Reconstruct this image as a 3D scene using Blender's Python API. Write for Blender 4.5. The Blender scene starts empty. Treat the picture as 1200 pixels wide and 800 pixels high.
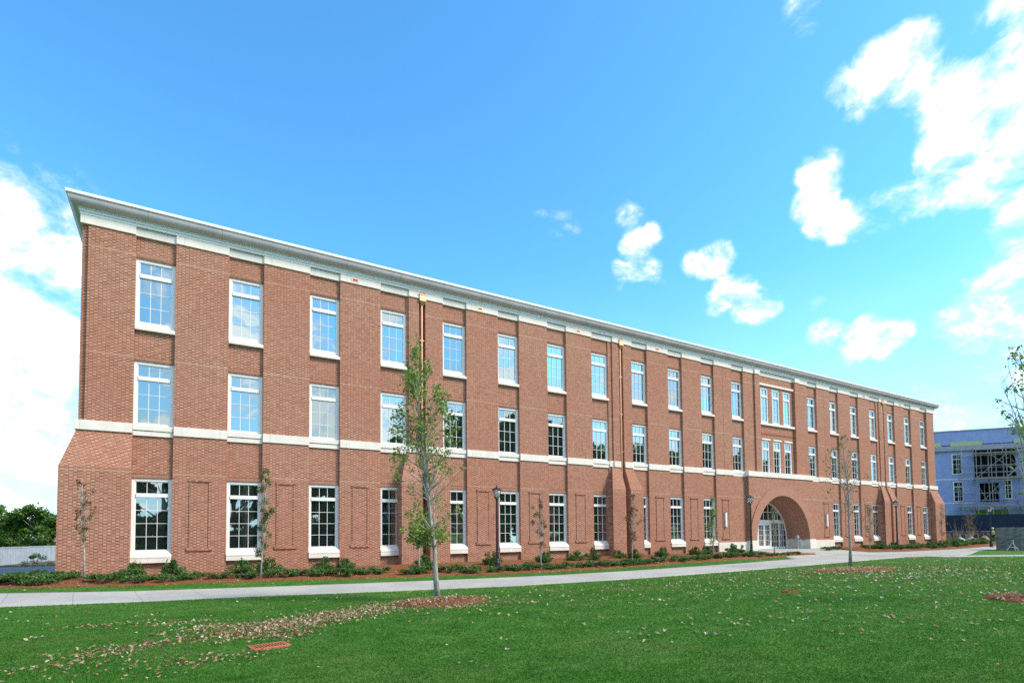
import bpy, bmesh, math, random
import numpy as np
from mathutils import Vector, Matrix
random.seed(7); RNG = np.random.default_rng(11)
R = math.radians
sc = bpy.context.scene
col = sc.collection

# ------------------------------------------------------------------ camera
FL, YAW, PITCH, ROLL, SHY = 648.0, R(31.3348), R(2.5117), R(-0.57848), 195.97
CAM = Vector((3.7442, -30.4912, 1.7))
FWD = Vector((math.sin(YAW)*math.cos(PITCH), math.cos(YAW)*math.cos(PITCH), math.sin(PITCH)))
_r = Vector((math.cos(YAW), -math.sin(YAW), 0)); _u = _r.cross(FWD)
RGT = math.cos(ROLL)*_r + math.sin(ROLL)*_u
UPV = -math.sin(ROLL)*_r + math.cos(ROLL)*_u
cd = bpy.data.cameras.new('camera'); cam = bpy.data.objects.new('camera', cd); col.objects.link(cam)
cd.sensor_width = 36; cd.sensor_fit = 'HORIZONTAL'; cd.lens = FL/1200*36; cd.shift_y = SHY/1200
cd.clip_start = 0.1; cd.clip_end = 3000
M3 = Matrix((RGT, UPV, -FWD)).transposed()
cam.matrix_world = Matrix.Translation(CAM) @ M3.to_4x4()
sc.camera = cam

def ray(px, py):
    return RGT*((px-600)/FL) - UPV*((py-400-SHY)/FL) + FWD
def at_depth(px, py, d): return CAM + ray(px, py)*d

# ------------------------------------------------------------------ light, sky, exposure
SUN_EL, SUN_AZ = R(42), R(48)          # azimuth measured from the facade normal (-y) towards +x
sd = Vector((math.sin(SUN_AZ)*math.cos(SUN_EL), -math.cos(SUN_AZ)*math.cos(SUN_EL), math.sin(SUN_EL)))
sl = bpy.data.lights.new('sun', 'SUN'); sun = bpy.data.objects.new('sun', sl); col.objects.link(sun)
sl.energy = 3.4; sl.angle = R(16); sl.color = (1.0, 0.88, 0.72)
sun.rotation_euler = (-sd).to_track_quat('-Z', 'Y').to_euler()
sc.view_settings.view_transform = 'Standard'; sc.view_settings.look = 'None'
sc.view_settings.gamma = 1; sc.view_settings.exposure = 0.5
sc.cycles.use_denoising = False
sc.render.resolution_x = 1024; sc.render.resolution_y = 682

class NT:
    """small node-tree helper"""
    def __init__(s, tree): s.t = tree; s.n = tree.nodes; s.l = tree.links
    def new(s, typ, **kw):
        nd = s.n.new(typ)
        for k, v in kw.items(): setattr(nd, k, v)
        return nd
    def put(s, sock, v):
        if isinstance(v, bpy.types.NodeSocket): s.l.new(v, sock)
        elif v is not None: sock.default_value = v
    def math(s, op, a, b=None, c=None, clamp=False):
        nd = s.new('ShaderNodeMath', operation=op, use_clamp=clamp)
        s.put(nd.inputs[0], a); s.put(nd.inputs[1], b); s.put(nd.inputs[2], c); return nd.outputs[0]
    def vmath(s, op, a, b=None, out=0):
        nd = s.new('ShaderNodeVectorMath', operation=op)
        s.put(nd.inputs[0], a); s.put(nd.inputs[1], b); return nd.outputs[out]
    def noise(s, vec, scale, detail=4, rough=0.55, dist=0.0, col=False):
        nd = s.new('ShaderNodeTexNoise')
        s.put(nd.inputs['Vector'], vec); nd.inputs['Scale'].default_value = scale
        nd.inputs['Detail'].default_value = detail; nd.inputs['Roughness'].default_value = rough
        nd.inputs['Distortion'].default_value = dist
        return nd.outputs['Color' if col else 'Fac']
    def ramp(s, fac, stops):
        nd = s.new('ShaderNodeValToRGB'); s.put(nd.inputs[0], fac); e = nd.color_ramp.elements
        while len(e) < len(stops): e.new(0.5)
        for i, (p, c) in enumerate(stops):
            e[i].position = p; e[i].color = c if len(c) == 4 else (*c, 1)
        return nd.outputs[0]
    def maprange(s, v, a, b, c=0.0, d=1.0, smooth=True):
        nd = s.new('ShaderNodeMapRange'); nd.interpolation_type = 'SMOOTHSTEP' if smooth else 'LINEAR'
        s.put(nd.inputs[0], v)
        for i, x in enumerate((a, b, c, d)): nd.inputs[i+1].default_value = x
        return nd.outputs[0]
    def mix(s, fac, a, b, typ='MIX'):
        nd = s.new('ShaderNodeMix', data_type='RGBA', blend_type=typ)
        s.put(nd.inputs[0], fac)
        for sock, v in ((nd.inputs[6], a), (nd.inputs[7], b)):
            if isinstance(v, tuple) and len(v) == 3: v = (*v, 1)
            s.put(sock, v)
        return nd.outputs[2]
    def sep(s, v):
        nd = s.new('ShaderNodeSeparateXYZ'); s.put(nd.inputs[0], v); return nd.outputs
    def comb(s, x, y, z):
        nd = s.new('ShaderNodeCombineXYZ')
        for i, v in enumerate((x, y, z)): s.put(nd.inputs[i], v)
        return nd.outputs[0]

world = bpy.data.worlds.new('World'); sc.world = world; world.use_nodes = True
w = NT(world.node_tree); w.n.clear()
sky = w.new('ShaderNodeTexSky'); sky.sky_type = 'NISHITA'; sky.sun_disc = False
sky.sun_elevation = SUN_EL
sky.sun_rotation = math.atan2(sd.x, sd.y)
sky.altitude = 0; sky.air_density = 1.0; sky.dust_density = 0.6; sky.ozone_density = 2.0
SKY_STRENGTH = 0.12
geo = w.new('ShaderNodeTexCoord').outputs['Generated']
dirv = w.vmath('NORMALIZE', geo)
dx, dy, dz = w.sep(dirv)
# cloud sheet coordinates: direction projected on a layer overhead
zz = w.math('ADD', w.math('MAXIMUM', dz, 0.0), 0.16)
cv = w.comb(w.math('DIVIDE', dx, zz), w.math('DIVIDE', dy, zz), 0.0)
n1 = w.noise(cv, 2.6, 9, 0.60, 0.0)
flat = w.comb(dx, dy, w.math('MULTIPLY', dz, 1.45))
warp = w.vmath('ADD', flat, w.vmath('MULTIPLY', w.vmath('SUBTRACT', w.noise(flat, 6.0, 4, 0.5, 0.0, True), (0.5, 0.5, 0.5)), (0.11, 0.11, 0.11)))
n2 = w.noise(warp, 8.0, 3, 0.5)
n3 = w.noise(warp, 26.0, 10, 0.62)
nz = w.math('ADD', w.math('MULTIPLY', n2, 0.55), w.math('MULTIPLY', n3, 0.45))
# where clouds stand in the sky (world directions), strength
BL = [(10,320,90,1.25),(45,325,62,1.1),(-90,380,120,1.1),(20,400,95,1.15),(30,490,75,.85),(-20,580,80,.7),(75,350,36,.65),(8,262,26,.7),(70,455,40,.5),
      (1008,108,26,.9),(1030,88,26,1.0),(1062,62,24,.95),(1072,92,26,1.0),(1100,100,24,.9),(1092,72,18,.6),(1120,120,28,1.0),(1130,150,30,1.0),(1160,130,30,.9),(1190,105,34,1.0),(1225,95,50,1.0),
      (1118,185,28,.95),(1140,205,30,1.0),(1170,185,32,1.0),(1200,160,34,1.0),(1090,228,22,.85),(1060,240,22,.85),(1035,248,20,.8),(1010,258,20,.75),(985,262,18,.8),
      (960,205,18,.85),(955,235,18,.9),(962,262,15,.7),(970,190,12,.5),(1185,250,18,.8),(1200,235,18,.8),(1168,268,12,.6),
      (1185,350,42,1.05),(1215,310,46,1.0),(1150,372,30,.85),(1170,395,30,.7),(1230,400,50,.8),(1140,340,18,.5),
      (745,287,15,.8),(762,275,10,.6),(738,252,13,.5),(728,322,13,.8),(745,320,14,.85),(762,318,13,.8),(776,322,9,.5),(657,263,15,.45),(634,262,12,.42),(668,268,10,.4),
      (845,303,14,.8),(830,309,14,.75),(812,310,11,.55),(852,345,16,.85),(872,346,16,.9),(838,356,14,.8),(822,362,10,.6),(890,358,15,.85),(905,354,11,.6),(868,362,12,.8),
      (966,393,14,.85),(978,386,9,.6),(1000,398,14,.75),(1020,390,17,.95),(1042,392,14,.85),(1058,386,10,.6),(1003,412,13,.75),(1030,405,13,.75),(960,358,9,.3),
      (936,6,18,.8),(944,28,12,.6),(952,2,10,.6),(1188,10,20,.75),(1150,30,12,.4),(895,22,12,.3),(880,40,9,.25),
      (1130,492,40,.8),(1200,470,60,.8),(1060,480,30,.4),(1170,520,55,.75),(1150,440,26,.45)]
acc = None
for (px, py, rad, st) in BL:
    d = ray(px, py); L = d.length; d = d/L
    ang = math.atan(rad*1.0/FL/L)
    dot = w.vmath('DOT_PRODUCT', dirv, tuple(d), out=1)
    g = w.maprange(dot, math.cos(ang*1.9), 1.0, 0.0, st, smooth=True)
    acc = g if acc is None else w.math('MAXIMUM', acc, g)
# scattered cumulus over the rest of the sky, behind the camera (seen in the panes)
behind = w.maprange(dy, 0.10, -0.25)
gen = w.math('MULTIPLY', behind, w.maprange(w.noise(cv, 0.9, 3, 0.5), 0.34, 0.60, 0.42, 1.05))
acc = w.math('MAXIMUM', acc, gen)
veil = w.maprange(w.math('ADD', dz, w.math('MULTIPLY', n1, .12)), .50, .02, 0, .80)
dens = w.math('ADD', w.math('MULTIPLY', acc, 0.92), w.math('MULTIPLY', w.math('SUBTRACT', nz, 0.5), 4.6))
cl = w.maprange(dens, 0.22, 1.25)
cl = w.math('MULTIPLY', cl, w.maprange(acc, 0.02, 0.50))
# a white veil low on the right side of the view
cl_col = w.mix(w.maprange(w.math('ADD', cl, w.math('MULTIPLY', w.math('SUBTRACT', n3, .5), 1.4)), .45, 1.0), (6.0, 7.2, 8.0), (9.6, 9.6, 9.5))
skyc = w.new('ShaderNodeHueSaturation'); skyc.inputs['Saturation'].default_value = 1.1; skyc.inputs['Value'].default_value = 1.0
w.l.new(sky.outputs[0], skyc.inputs['Color'])
skyt = w.mix(1.0, skyc.outputs[0], (1.0, 1.95, 2.2), 'MULTIPLY')
skyt = w.mix(veil, skyt, (5.0, 6.7, 7.9))
fin = w.mix(cl, skyt, cl_col)
bg = w.new('ShaderNodeBackground'); w.l.new(fin, bg.inputs[0]); bg.inputs[1].default_value = SKY_STRENGTH
wo = w.new('ShaderNodeOutputWorld'); w.l.new(bg.outputs[0], wo.inputs[0])

# ------------------------------------------------------------------ helpers
def terr(x, y):
    def ss(a, b, v):
        t = min(1, max(0, (v-a)/(b-a))); return t*t*(3-2*t)
    d = -y
    z = -0.05-0.40*ss(0.5, 6.5, d)+0.40*ss(11.5, 21, d)*(1-ss(30, 50, x))
    z -= 0.85*ss(4, 22, y)
    return z
def ground(px, py):
    z = -0.2
    d = ray(px, py)
    for _ in range(200):
        t = (z-CAM.z)/d.z; P = CAM+d*t; z = 0.7*z+0.3*terr(P.x, P.y)
    return P
def depth(P): return (P-CAM).dot(FWD)

MATS = {}
def mat(name, fn):
    m = bpy.data.materials.new(name); m.use_nodes = True; t = NT(m.node_tree)
    b = t.n['Principled BSDF']; fn(t, b); MATS[name] = m; return m
def setb(t, b, color=None, rough=None, metal=None, spec=None, bump=None, bstr=0.3, bdist=0.02):
    if color is not None:
        if isinstance(color, tuple) and len(color) == 3: color = (*color, 1)
        t.put(b.inputs['Base Color'], color)
    if rough is not None: t.put(b.inputs['Roughness'], rough)
    if metal is not None: t.put(b.inputs['Metallic'], metal)
    if spec is not None: t.put(b.inputs['Specular IOR Level'], spec)
    if bump is not None:
        bn = t.new('ShaderNodeBump'); bn.inputs['Strength'].default_value = bstr; bn.inputs['Distance'].default_value = bdist
        t.put(bn.inputs['Height'], bump); t.l.new(bn.outputs[0], b.inputs['Normal'])
def objco(t): return t.new('ShaderNodeTexCoord').outputs['Object']
def poscoord(t): return t.new('ShaderNodeNewGeometry').outputs['Position']

def link(name, me, parent=None, loc=None):
    o = bpy.data.objects.new(name, me); col.objects.link(o)
    if parent is not None: o.parent = parent
    if loc is not None: o.location = loc
    return o
def mesh_np(name, V, F, mats, parent=None, mi=None, smooth=False, loc=None):
    me = bpy.data.meshes.new(name)
    V = np.asarray(V, np.float32); F = np.asarray(F, np.int32)
    k = F.shape[1]
    me.vertices.add(len(V)); me.vertices.foreach_set('co', V.ravel())
    me.loops.add(F.size); me.loops.foreach_set('vertex_index', F.ravel())
    me.polygons.add(len(F)); me.polygons.foreach_set('loop_start', np.arange(0, F.size, k, dtype=np.int32))
    me.update(calc_edges=True); me.validate()
    for m in (mats if isinstance(mats, list) else [mats]): me.materials.append(m)
    if mi is not None: me.polygons.foreach_set('material_index', np.asarray(mi, np.int32))
    if smooth: me.polygons.foreach_set('use_smooth', np.ones(len(F), bool))
    return link(name, me, parent, loc)
class MB:
    def __init__(s): s.v = []; s.f = []; s.m = []; s.uv = {}
    def quad(s, a, b, c, d, m=0):
        i = len(s.v); s.v += [tuple(a), tuple(b), tuple(c), tuple(d)]; s.f.append((i, i+1, i+2, i+3)); s.m.append(m)
    def poly(s, pts, m=0):
        i = len(s.v); s.v += [tuple(p) for p in pts]; s.f.append(tuple(range(i, i+len(pts)))); s.m.append(m)
    def box(s, x0, x1, y0, y1, z0, z1, m=0, skip=''):
        i = len(s.v)
        s.v += [(x0,y0,z0),(x1,y0,z0),(x1,y1,z0),(x0,y1,z0),(x0,y0,z1),(x1,y0,z1),(x1,y1,z1),(x0,y1,z1)]
        for key, q in (('d',(0,3,2,1)),('u',(4,5,6,7)),('f',(0,1,5,4)),('r',(1,2,6,5)),('b',(2,3,7,6)),('l',(3,0,4,7))):
            if key not in skip: s.f.append(tuple(i+k for k in q)); s.m.append(m)
    def tube(s, pts, rad, n=8, m=0, cap=True):
        pts = [Vector(p) for p in pts]
        if not isinstance(rad, (list, tuple)): rad = [rad]*len(pts)
        rings = []; ref = None
        for k, p in enumerate(pts):
            t = (pts[min(k+1, len(pts)-1)]-pts[max(k-1, 0)])
            if t.length < 1e-9: t = Vector((0, 0, 1))
            t.normalize()
            if ref is None: ref = t.orthogonal().normalized()
            ref = (ref - t*ref.dot(t))
            if ref.length < 1e-6: ref = t.orthogonal()
            ref.normalize(); bi = t.cross(ref)
            i = len(s.v)
            for j in range(n):
                a = 2*math.pi*j/n
                s.v.append(tuple(p+(ref*math.cos(a)+bi*math.sin(a))*rad[k]))
            rings.append(i)
        for k in range(len(rings)-1):
            for j in range(n):
                a, b = rings[k]+j, rings[k]+(j+1) % n
                s.f.append((a, b, b-rings[k]+rings[k+1], a-rings[k]+rings[k+1])); s.m.append(m)
        if cap:
            s.f.append(tuple(rings[0]+j for j in reversed(range(n)))); s.m.append(m)
            s.f.append(tuple(rings[-1]+j for j in range(n))); s.m.append(m)
    def lathe(s, prof, n=16, m=0, c=(0, 0)):
        rings = []
        for r_, z in prof:
            i = len(s.v); rings.append(i)
            for j in range(n):
                a = 2*math.pi*j/n; s.v.append((c[0]+r_*math.cos(a), c[1]+r_*math.sin(a), z))
        for k in range(len(rings)-1):
            for j in range(n):
                s.f.append((rings[k]+j, rings[k]+(j+1) % n, rings[k+1]+(j+1) % n, rings[k+1]+j)); s.m.append(m)
        s.f.append(tuple(rings[0]+j for j in reversed(range(n)))); s.m.append(m)
        s.f.append(tuple(rings[-1]+j for j in range(n))); s.m.append(m)
    def build(s, name, mats, parent=None, loc=None, smooth=False, bevel=None):
        me = bpy.data.meshes.new(name); me.from_pydata(s.v, [], s.f)
        for m in (mats if isinstance(mats, list) else [mats]): me.materials.append(m)
        me.polygons.foreach_set('material_index', s.m)
        if smooth: me.polygons.foreach_set('use_smooth', [True]*len(s.f))
        me.update()
        if bevel:
            bm = bmesh.new(); bm.from_mesh(me)
            bmesh.ops.remove_doubles(bm, verts=bm.verts, dist=1e-4)
            es = [e for e in bm.edges if len(e.link_faces) == 2 and e.calc_face_angle(0) > 0.6]
            bmesh.ops.bevel(bm, geom=es, offset=bevel, segments=1, affect='EDGES')
            bm.to_mesh(me); bm.free()
        return link(name, me, parent, loc)
def tag(o, label=None, cat=None, group=None, kind=None):
    if label: o['label'] = label
    if cat: o['category'] = cat
    if group: o['group'] = group
    if kind: o['kind'] = kind
    return o
def empty(name, loc, label=None, cat=None, group=None, rz=0):
    o = bpy.data.objects.new(name, None); col.objects.link(o); o.location = loc; o.rotation_euler.z = rz
    o.empty_display_size = 0.3
    return tag(o, label, cat, group)
def children(o): return [c for c in bpy.data.objects if c.parent is o]
KIDS = {}
def copy_tree(o, parent=None, kids=None):
    c = o.copy(); col.objects.link(c); c.parent = parent
    for ch in children(o): copy_tree(ch, c)
    return c

# ------------------------------------------------------------------ materials
def brick_nodes(t, vec, soldier=False):
    """Flemish-bond brickwork: returns colour, bump height. vec.x runs along the wall, vec.y up it (metres)"""
    u, v, _ = t.sep(vec)
    if soldier: u, v = v, u
    CH, PER, ST, J = 0.0677, 0.305, 0.2033, 0.013
    row = t.math('FLOOR', t.math('DIVIDE', v, CH))
    vv = t.math('SUBTRACT', v, t.math('MULTIPLY', row, CH))
    odd = t.math('FLOORED_MODULO', row, 2.0)
    if soldier: odd = t.math('MULTIPLY', odd, 0.0)
    us = t.math('ADD', u, t.math('MULTIPLY', odd, PER*0.5))
    cell = t.math('FLOOR', t.math('DIVIDE', us, PER))
    uu = t.math('SUBTRACT', us, t.math('MULTIPLY', cell, PER))
    hd = t.math('GREATER_THAN', uu, ST)
    e1 = t.math('MINIMUM', uu, t.math('ABSOLUTE', t.math('SUBTRACT', uu, ST)))
    e1 = t.math('MINIMUM', e1, t.math('SUBTRACT', PER, uu))
    e2 = t.math('MINIMUM', vv, t.math('SUBTRACT', CH, vv))
    e = t.math('MINIMUM', e1, e2)
    mortar = t.math('SUBTRACT', 1.0, t.maprange(e, J*0.42, J*0.62))
    wn = t.new('ShaderNodeTexWhiteNoise', noise_dimensions='3D')
    t.put(wn.inputs[0], t.comb(cell, row, hd))
    rnd = wn.outputs['Value']
    stc = t.ramp(rnd, [(0, (.178, .052, .029)), (.35, (.27, .079, .044)), (.7, (.342, .107, .061)), (1, (.39, .143, .086))])
    hdc = t.ramp(rnd, [(0, (.38, .165, .10)), (.5, (.52, .265, .17)), (1, (.63, .385, .265))])
    bc = t.mix(hd, stc, hdc)
    big = t.noise(t.comb(u, v, 0.0), 0.35, 4, 0.6)
    bc = t.mix(t.maprange(big, .3, .7, 0, .30), bc, (.34, .15, .11))
    mot = t.noise(t.comb(u, t.math('MULTIPLY', v, 1.8), 3.0), 3.2, 3, .75)
    bc = t.mix(t.maprange(mot, .52, .70, 0, .28), bc, (.46, .25, .17))
    bc = t.mix(t.maprange(mot, .46, .30, 0, .28), bc, (.20, .062, .036))
    fine = t.noise(t.comb(u, v, 0.0), 60, 3, .6)
    bc = t.mix(t.maprange(fine, .35, .7, 0, .35), bc, (.17, .06, .04))
    mc = t.mix(t.noise(t.comb(u, v, 0.0), 9, 3, .6), (.39, .275, .205), (.50, .37, .285))
    return t.mix(mortar, bc, mc), t.math('SUBTRACT', 1.0, mortar)
def f_brick(t, b):
    p = poscoord(t); x, y, z = t.sep(p)
    c, h = brick_nodes(t, t.comb(t.math('ADD', x, y), z, 0.0))
    for zl in (14.79, 10.0, 4.63):
        ln = t.math('LESS_THAN', t.math('ABSOLUTE', t.math('SUBTRACT', z, zl)), .014)
        c = t.mix(t.math('MULTIPLY', ln, .75), c, (.50, .39, .32))
    pt = t.noise(t.comb(t.math('ADD', x, y), z, 0.0), .16, 3, .5)
    c = t.mix(t.maprange(pt, .42, .62, 0, .18), c, (.34, .10, .055))
    # faint efflorescence and streaks
    st = t.noise(t.comb(t.math('MULTIPLY', t.math('ADD', x, y), 1.3), t.math('MULTIPLY', z, .25), 0.0), 1.0, 5, .65)
    c = t.mix(t.maprange(st, .56, .75, 0, .16), c, (.45, .34, .28))
    setb(t, b, c, .88, spec=.25, bump=h, bstr=.5, bdist=.006)
def f_soldier(t, b):
    p = poscoord(t); x, y, z = t.sep(p)
    c, h = brick_nodes(t, t.comb(t.math('ADD', x, y), t.math('SUBTRACT', z, -0.02), 0.0), True)
    c = t.mix(.35, c, (.22, .07, .042))
    setb(t, b, c, .88, spec=.25, bump=h, bstr=.5, bdist=.006)
def f_arch(t, b):
    uvn = t.new('ShaderNodeUVMap').outputs[0]
    c, h = brick_nodes(t, uvn)
    c = t.mix(.35, c, (.42, .215, .15))
    setb(t, b, c, .88, spec=.25, bump=h, bstr=.5, bdist=.006)
BRICK = mat('flemish_brick', f_brick); SOLD = mat('soldier_brick', f_soldier); ARCHB = mat('arch_brick', f_arch)
def f_stone(t, b):
    p = poscoord(t)
    n = t.noise(p, 1.2, 6, .65); f = t.noise(p, 40, 4, .6)
    c = t.mix(t.maprange(n, .35, .7), (.70, .655, .605), (.79, .745, .70))
    c = t.mix(t.maprange(f, .5, .8, 0, .3), c, (.60, .57, .50))
    x, y, z = t.sep(p)
    sk = t.noise(t.comb(t.math('MULTIPLY', t.math('ADD', x, y), 7.0), 0.0, t.math('MULTIPLY', z, .7)), 1.0, 5, .7)
    c = t.mix(t.maprange(sk, .54, .74, 0, .45), c, (.47, .44, .38))
    j = t.math('FLOORED_MODULO', t.math('ADD', x, y), 1.937)
    c = t.mix(t.math('LESS_THAN', j, .012), c, (.42, .40, .36))
    setb(t, b, c, .75, spec=.3, bump=f, bstr=.1, bdist=.003)
STONE = mat('cast_stone', f_stone)
def f_cornice(t, b):
    p = poscoord(t); x, y, z = t.sep(p)
    n = t.noise(t.comb(t.math('MULTIPLY', x, .6), y, t.math('MULTIPLY', z, .4)), 1.5, 6, .65)
    c = t.mix(t.maprange(n, .3, .7), (.43, .405, .43), (.53, .50, .52))
    j = t.math('FLOORED_MODULO', t.math('ADD', x, .6), 3.05)
    c = t.mix(t.math('LESS_THAN', j, .02), c, (.28, .27, .26))
    near = t.math('MULTIPLY', t.maprange(j, .35, .0), t.maprange(t.noise(p, 2.0, 3), .5, .75))
    c = t.mix(t.math('MULTIPLY', near, .5), c, (.45, .34, .18))
    setb(t, b, c, .55, spec=.4)
CORN = mat('cornice_paint', f_cornice)
def f_frame(t, b):
    n = t.noise(poscoord(t), 3, 4)
    setb(t, b, t.mix(n, (.76, .77, .78), (.84, .845, .85)), .35, spec=.45)
FRAME = mat('white_frame', f_frame)
def f_glass(t, b):
    p = poscoord(t)
    lw = t.new('ShaderNodeFresnel'); lw.inputs[0].default_value = 1.5
    oi = t.new('ShaderNodeObjectInfo')
    wob = t.noise(t.vmath('ADD', p, t.comb(t.math('MULTIPLY', oi.outputs['Random'], 40.0), 0.0, 0.0)), .55, 2, .5)
    bn = t.new('ShaderNodeBump'); bn.inputs['Strength'].default_value = .12; bn.inputs['Distance'].default_value = .05
    t.put(bn.inputs['Height'], wob)
    rv = t.new('ShaderNodeTexWhiteNoise', noise_dimensions='1D'); t.put(rv.inputs['W'], oi.outputs['Random'])
    tilt = t.vmath('MULTIPLY', t.vmath('SUBTRACT', rv.outputs['Color'], (.5, .5, .5)), (.045, 0.0, .05))
    nrm = t.vmath('NORMALIZE', t.vmath('ADD', t.new('ShaderNodeNewGeometry').outputs['Normal'], tilt)); t.put(bn.inputs['Normal'], nrm)
    gl = t.new('ShaderNodeBsdfGlossy'); gl.inputs['Color'].default_value = (.80, .96, 1.0, 1); gl.inputs['Roughness'].default_value = .012
    t.l.new(bn.outputs[0], gl.inputs['Normal'])
    df = t.new('ShaderNodeBsdfDiffuse'); df.inputs['Color'].default_value = (.018, .024, .026, 1)
    fac = t.math('ADD', t.math('ADD', .37, t.math('MULTIPLY', rv.outputs['Value'], .16)), t.math('MULTIPLY', lw.outputs[0], .5), clamp=True)
    mx = t.new('ShaderNodeMixShader'); t.put(mx.inputs[0], fac); t.l.new(df.outputs[0], mx.inputs[1]); t.l.new(gl.outputs[0], mx.inputs[2])
    t.l.new(mx.outputs[0], t.n['Material Output'].inputs[0])
GLASS = mat('coated_glass', f_glass)
def f_glassd(t, b): setb(t, b, (.020, .026, .024), .03, spec=.75)
GLASSD = mat('dark_glass', f_glassd)
def f_copper(t, b):
    n = t.noise(poscoord(t), 4, 5)
    setb(t, b, t.mix(n, (.78, .36, .20), (.88, .48, .30)), .34, 0.85)
COPPER = mat('copper', f_copper)
mat('joint', lambda t, b: setb(t, b, (.16, .08, .06), .9)); JOINT = MATS['joint']
mat('black_metal', lambda t, b: setb(t, b, t.mix(t.noise(poscoord(t), 12, 3), (.012, .012, .013), (.03, .03, .032)), .42, spec=.5)); BLACK = MATS['black_metal']
def f_lampglass(t, b):
    setb(t, b, (.75, .78, .80), .15, spec=.5); b.inputs['Transmission Weight'].default_value = .75
mat('lamp_glass', f_lampglass); LGLASS = MATS['lamp_glass']
def plain(name, a, b_, rough=.8, scale=3, spec=.3):
    return mat(name, lambda t, b: setb(t, b, t.mix(t.maprange(t.noise(poscoord(t), scale, 5, .6), .3, .7), a, b_), rough, spec=spec))
def f_leaf(a, b_, c_):
    def f(t, b):
        g = t.new('ShaderNodeNewGeometry')
        r = g.outputs['Random Per Island']
        cc = t.ramp(r, [(0, a), (.55, b_), (1, c_)])
        t.put(b.inputs['Base Color'], cc); b.inputs['Roughness'].default_value = .55; b.inputs['Specular IOR Level'].default_value = .3
        tr = t.new('ShaderNodeBsdfTranslucent'); t.l.new(cc, tr.inputs[0])
        mx = t.new('ShaderNodeMixShader'); mx.inputs[0].default_value = .30
        t.l.new(b.outputs[0], mx.inputs[1]); t.l.new(tr.outputs[0], mx.inputs[2]); t.l.new(mx.outputs[0], t.n['Material Output'].inputs[0])
    return f
LEAF = mat('tree_leaf', f_leaf((.11, .21, .03), (.21, .34, .06), (.33, .43, .11)))
LEAFP = mat('pale_tree_leaf', f_leaf((.07, .11, .03), (.14, .19, .06), (.25, .26, .11)))
LEAFB = mat('brown_leaf', f_leaf((.15, .07, .03), (.25, .15, .06), (.27, .22, .10)))
LEAFS = mat('shrub_leaf', f_leaf((.032, .10, .020), (.075, .18, .038), (.15, .25, .06)))
LEAFF = mat('far_leaf', f_leaf((.04, .10, .016), (.09, .18, .028), (.16, .26, .05)))
DRY = mat('dry_leaf', f_leaf((.36, .22, .11), (.56, .46, .30), (.72, .69, .55)))
DRYB = mat('dry_brown_leaf', f_leaf((.22, .10, .045), (.37, .23, .115), (.50, .39, .24)))
def f_bark(a, b_):
    def f(t, b):
        p = poscoord(t); x, y, z = t.sep(p)
        n = t.noise(t.comb(t.math('MULTIPLY', x, 9.), t.math('MULTIPLY', y, 9.), t.math('MULTIPLY', z, 3.)), 2.2, 6, .65)
        setb(t, b, t.mix(t.maprange(n, .3, .7), a, b_), .9, bump=n, bstr=.5, bdist=.01)
    return f
BARK = mat('grey_bark', f_bark((.20, .185, .165), (.46, .44, .41)))
BARKP = mat('pale_bark', f_bark((.24, .22, .20), (.52, .50, .47)))
def lawn_patches(t, p, x, y, c):
    m = t.noise(p, 1.5, 6, .68); a = t.noise(p, .22, 5, .6)
    st = t.noise(t.comb(t.math('ADD', t.math('MULTIPLY', x, .55), t.math('MULTIPLY', y, .3)), t.math('MULTIPLY', y, 2.2), 0.0), 1.1, 5, .65)
    c = t.mix(t.maprange(st, .48, .66, 0, .65), c, (.105, .215, .040))
    c = t.mix(t.maprange(m, .50, .68, 0, .70), c, (.095, .240, .034))
    c = t.mix(t.maprange(m, .47, .30, 0, .70), c, (.024, .105, .010))
    c = t.mix(t.maprange(a, .50, .70, 0, .50), c, (.14, .215, .05))
    return c
def f_lawn(t, b):
    p = poscoord(t); x, y, z = t.sep(p)
    a = t.noise(p, .30, 5, .6); m = t.noise(p, 2.2, 6, .7); f = t.noise(p, 60, 3, .7)
    st = t.noise(t.comb(t.math('MULTIPLY', x, .7), t.math('MULTIPLY', y, 2.4), 0.0), 1.3, 5, .65)
    c = t.mix(t.maprange(m, .3, .7), (.035, .130, .014), (.068, .190, .024))
    c = lawn_patches(t, p, x, y, c)
    c = t.mix(t.maprange(f, .45, .75, 0, .55), c, (.016, .055, .008))
    setb(t, b, c, .9, spec=.15, bump=t.math('ADD', f, m), bstr=.6, bdist=.03)
LAWN = mat('lawn_turf', f_lawn)
def f_grass(t, b):
    p = poscoord(t)
    r = t.new('ShaderNodeNewGeometry').outputs['Random Per Island']
    c = t.ramp(r, [(0, (.044, .165, .012)), (.6, (.058, .200, .016)), (.96, (.080, .235, .026)), (1, (.24, .26, .10))])
    x, y, z = t.sep(p)
    c = lawn_patches(t, p, x, y, c)
    t.put(b.inputs['Base Color'], c); b.inputs['Roughness'].default_value = .6; b.inputs['Specular IOR Level'].default_value = .2
    tr = t.new('ShaderNodeBsdfTranslucent'); t.l.new(c, tr.inputs[0])
    mx = t.new('ShaderNodeMixShader'); mx.inputs[0].default_value = .45
    t.l.new(b.outputs[0], mx.inputs[1]); t.l.new(tr.outputs[0], mx.inputs[2]); t.l.new(mx.outputs[0], t.n['Material Output'].inputs[0])
GRASS = mat('grass_blade', f_grass)
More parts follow.
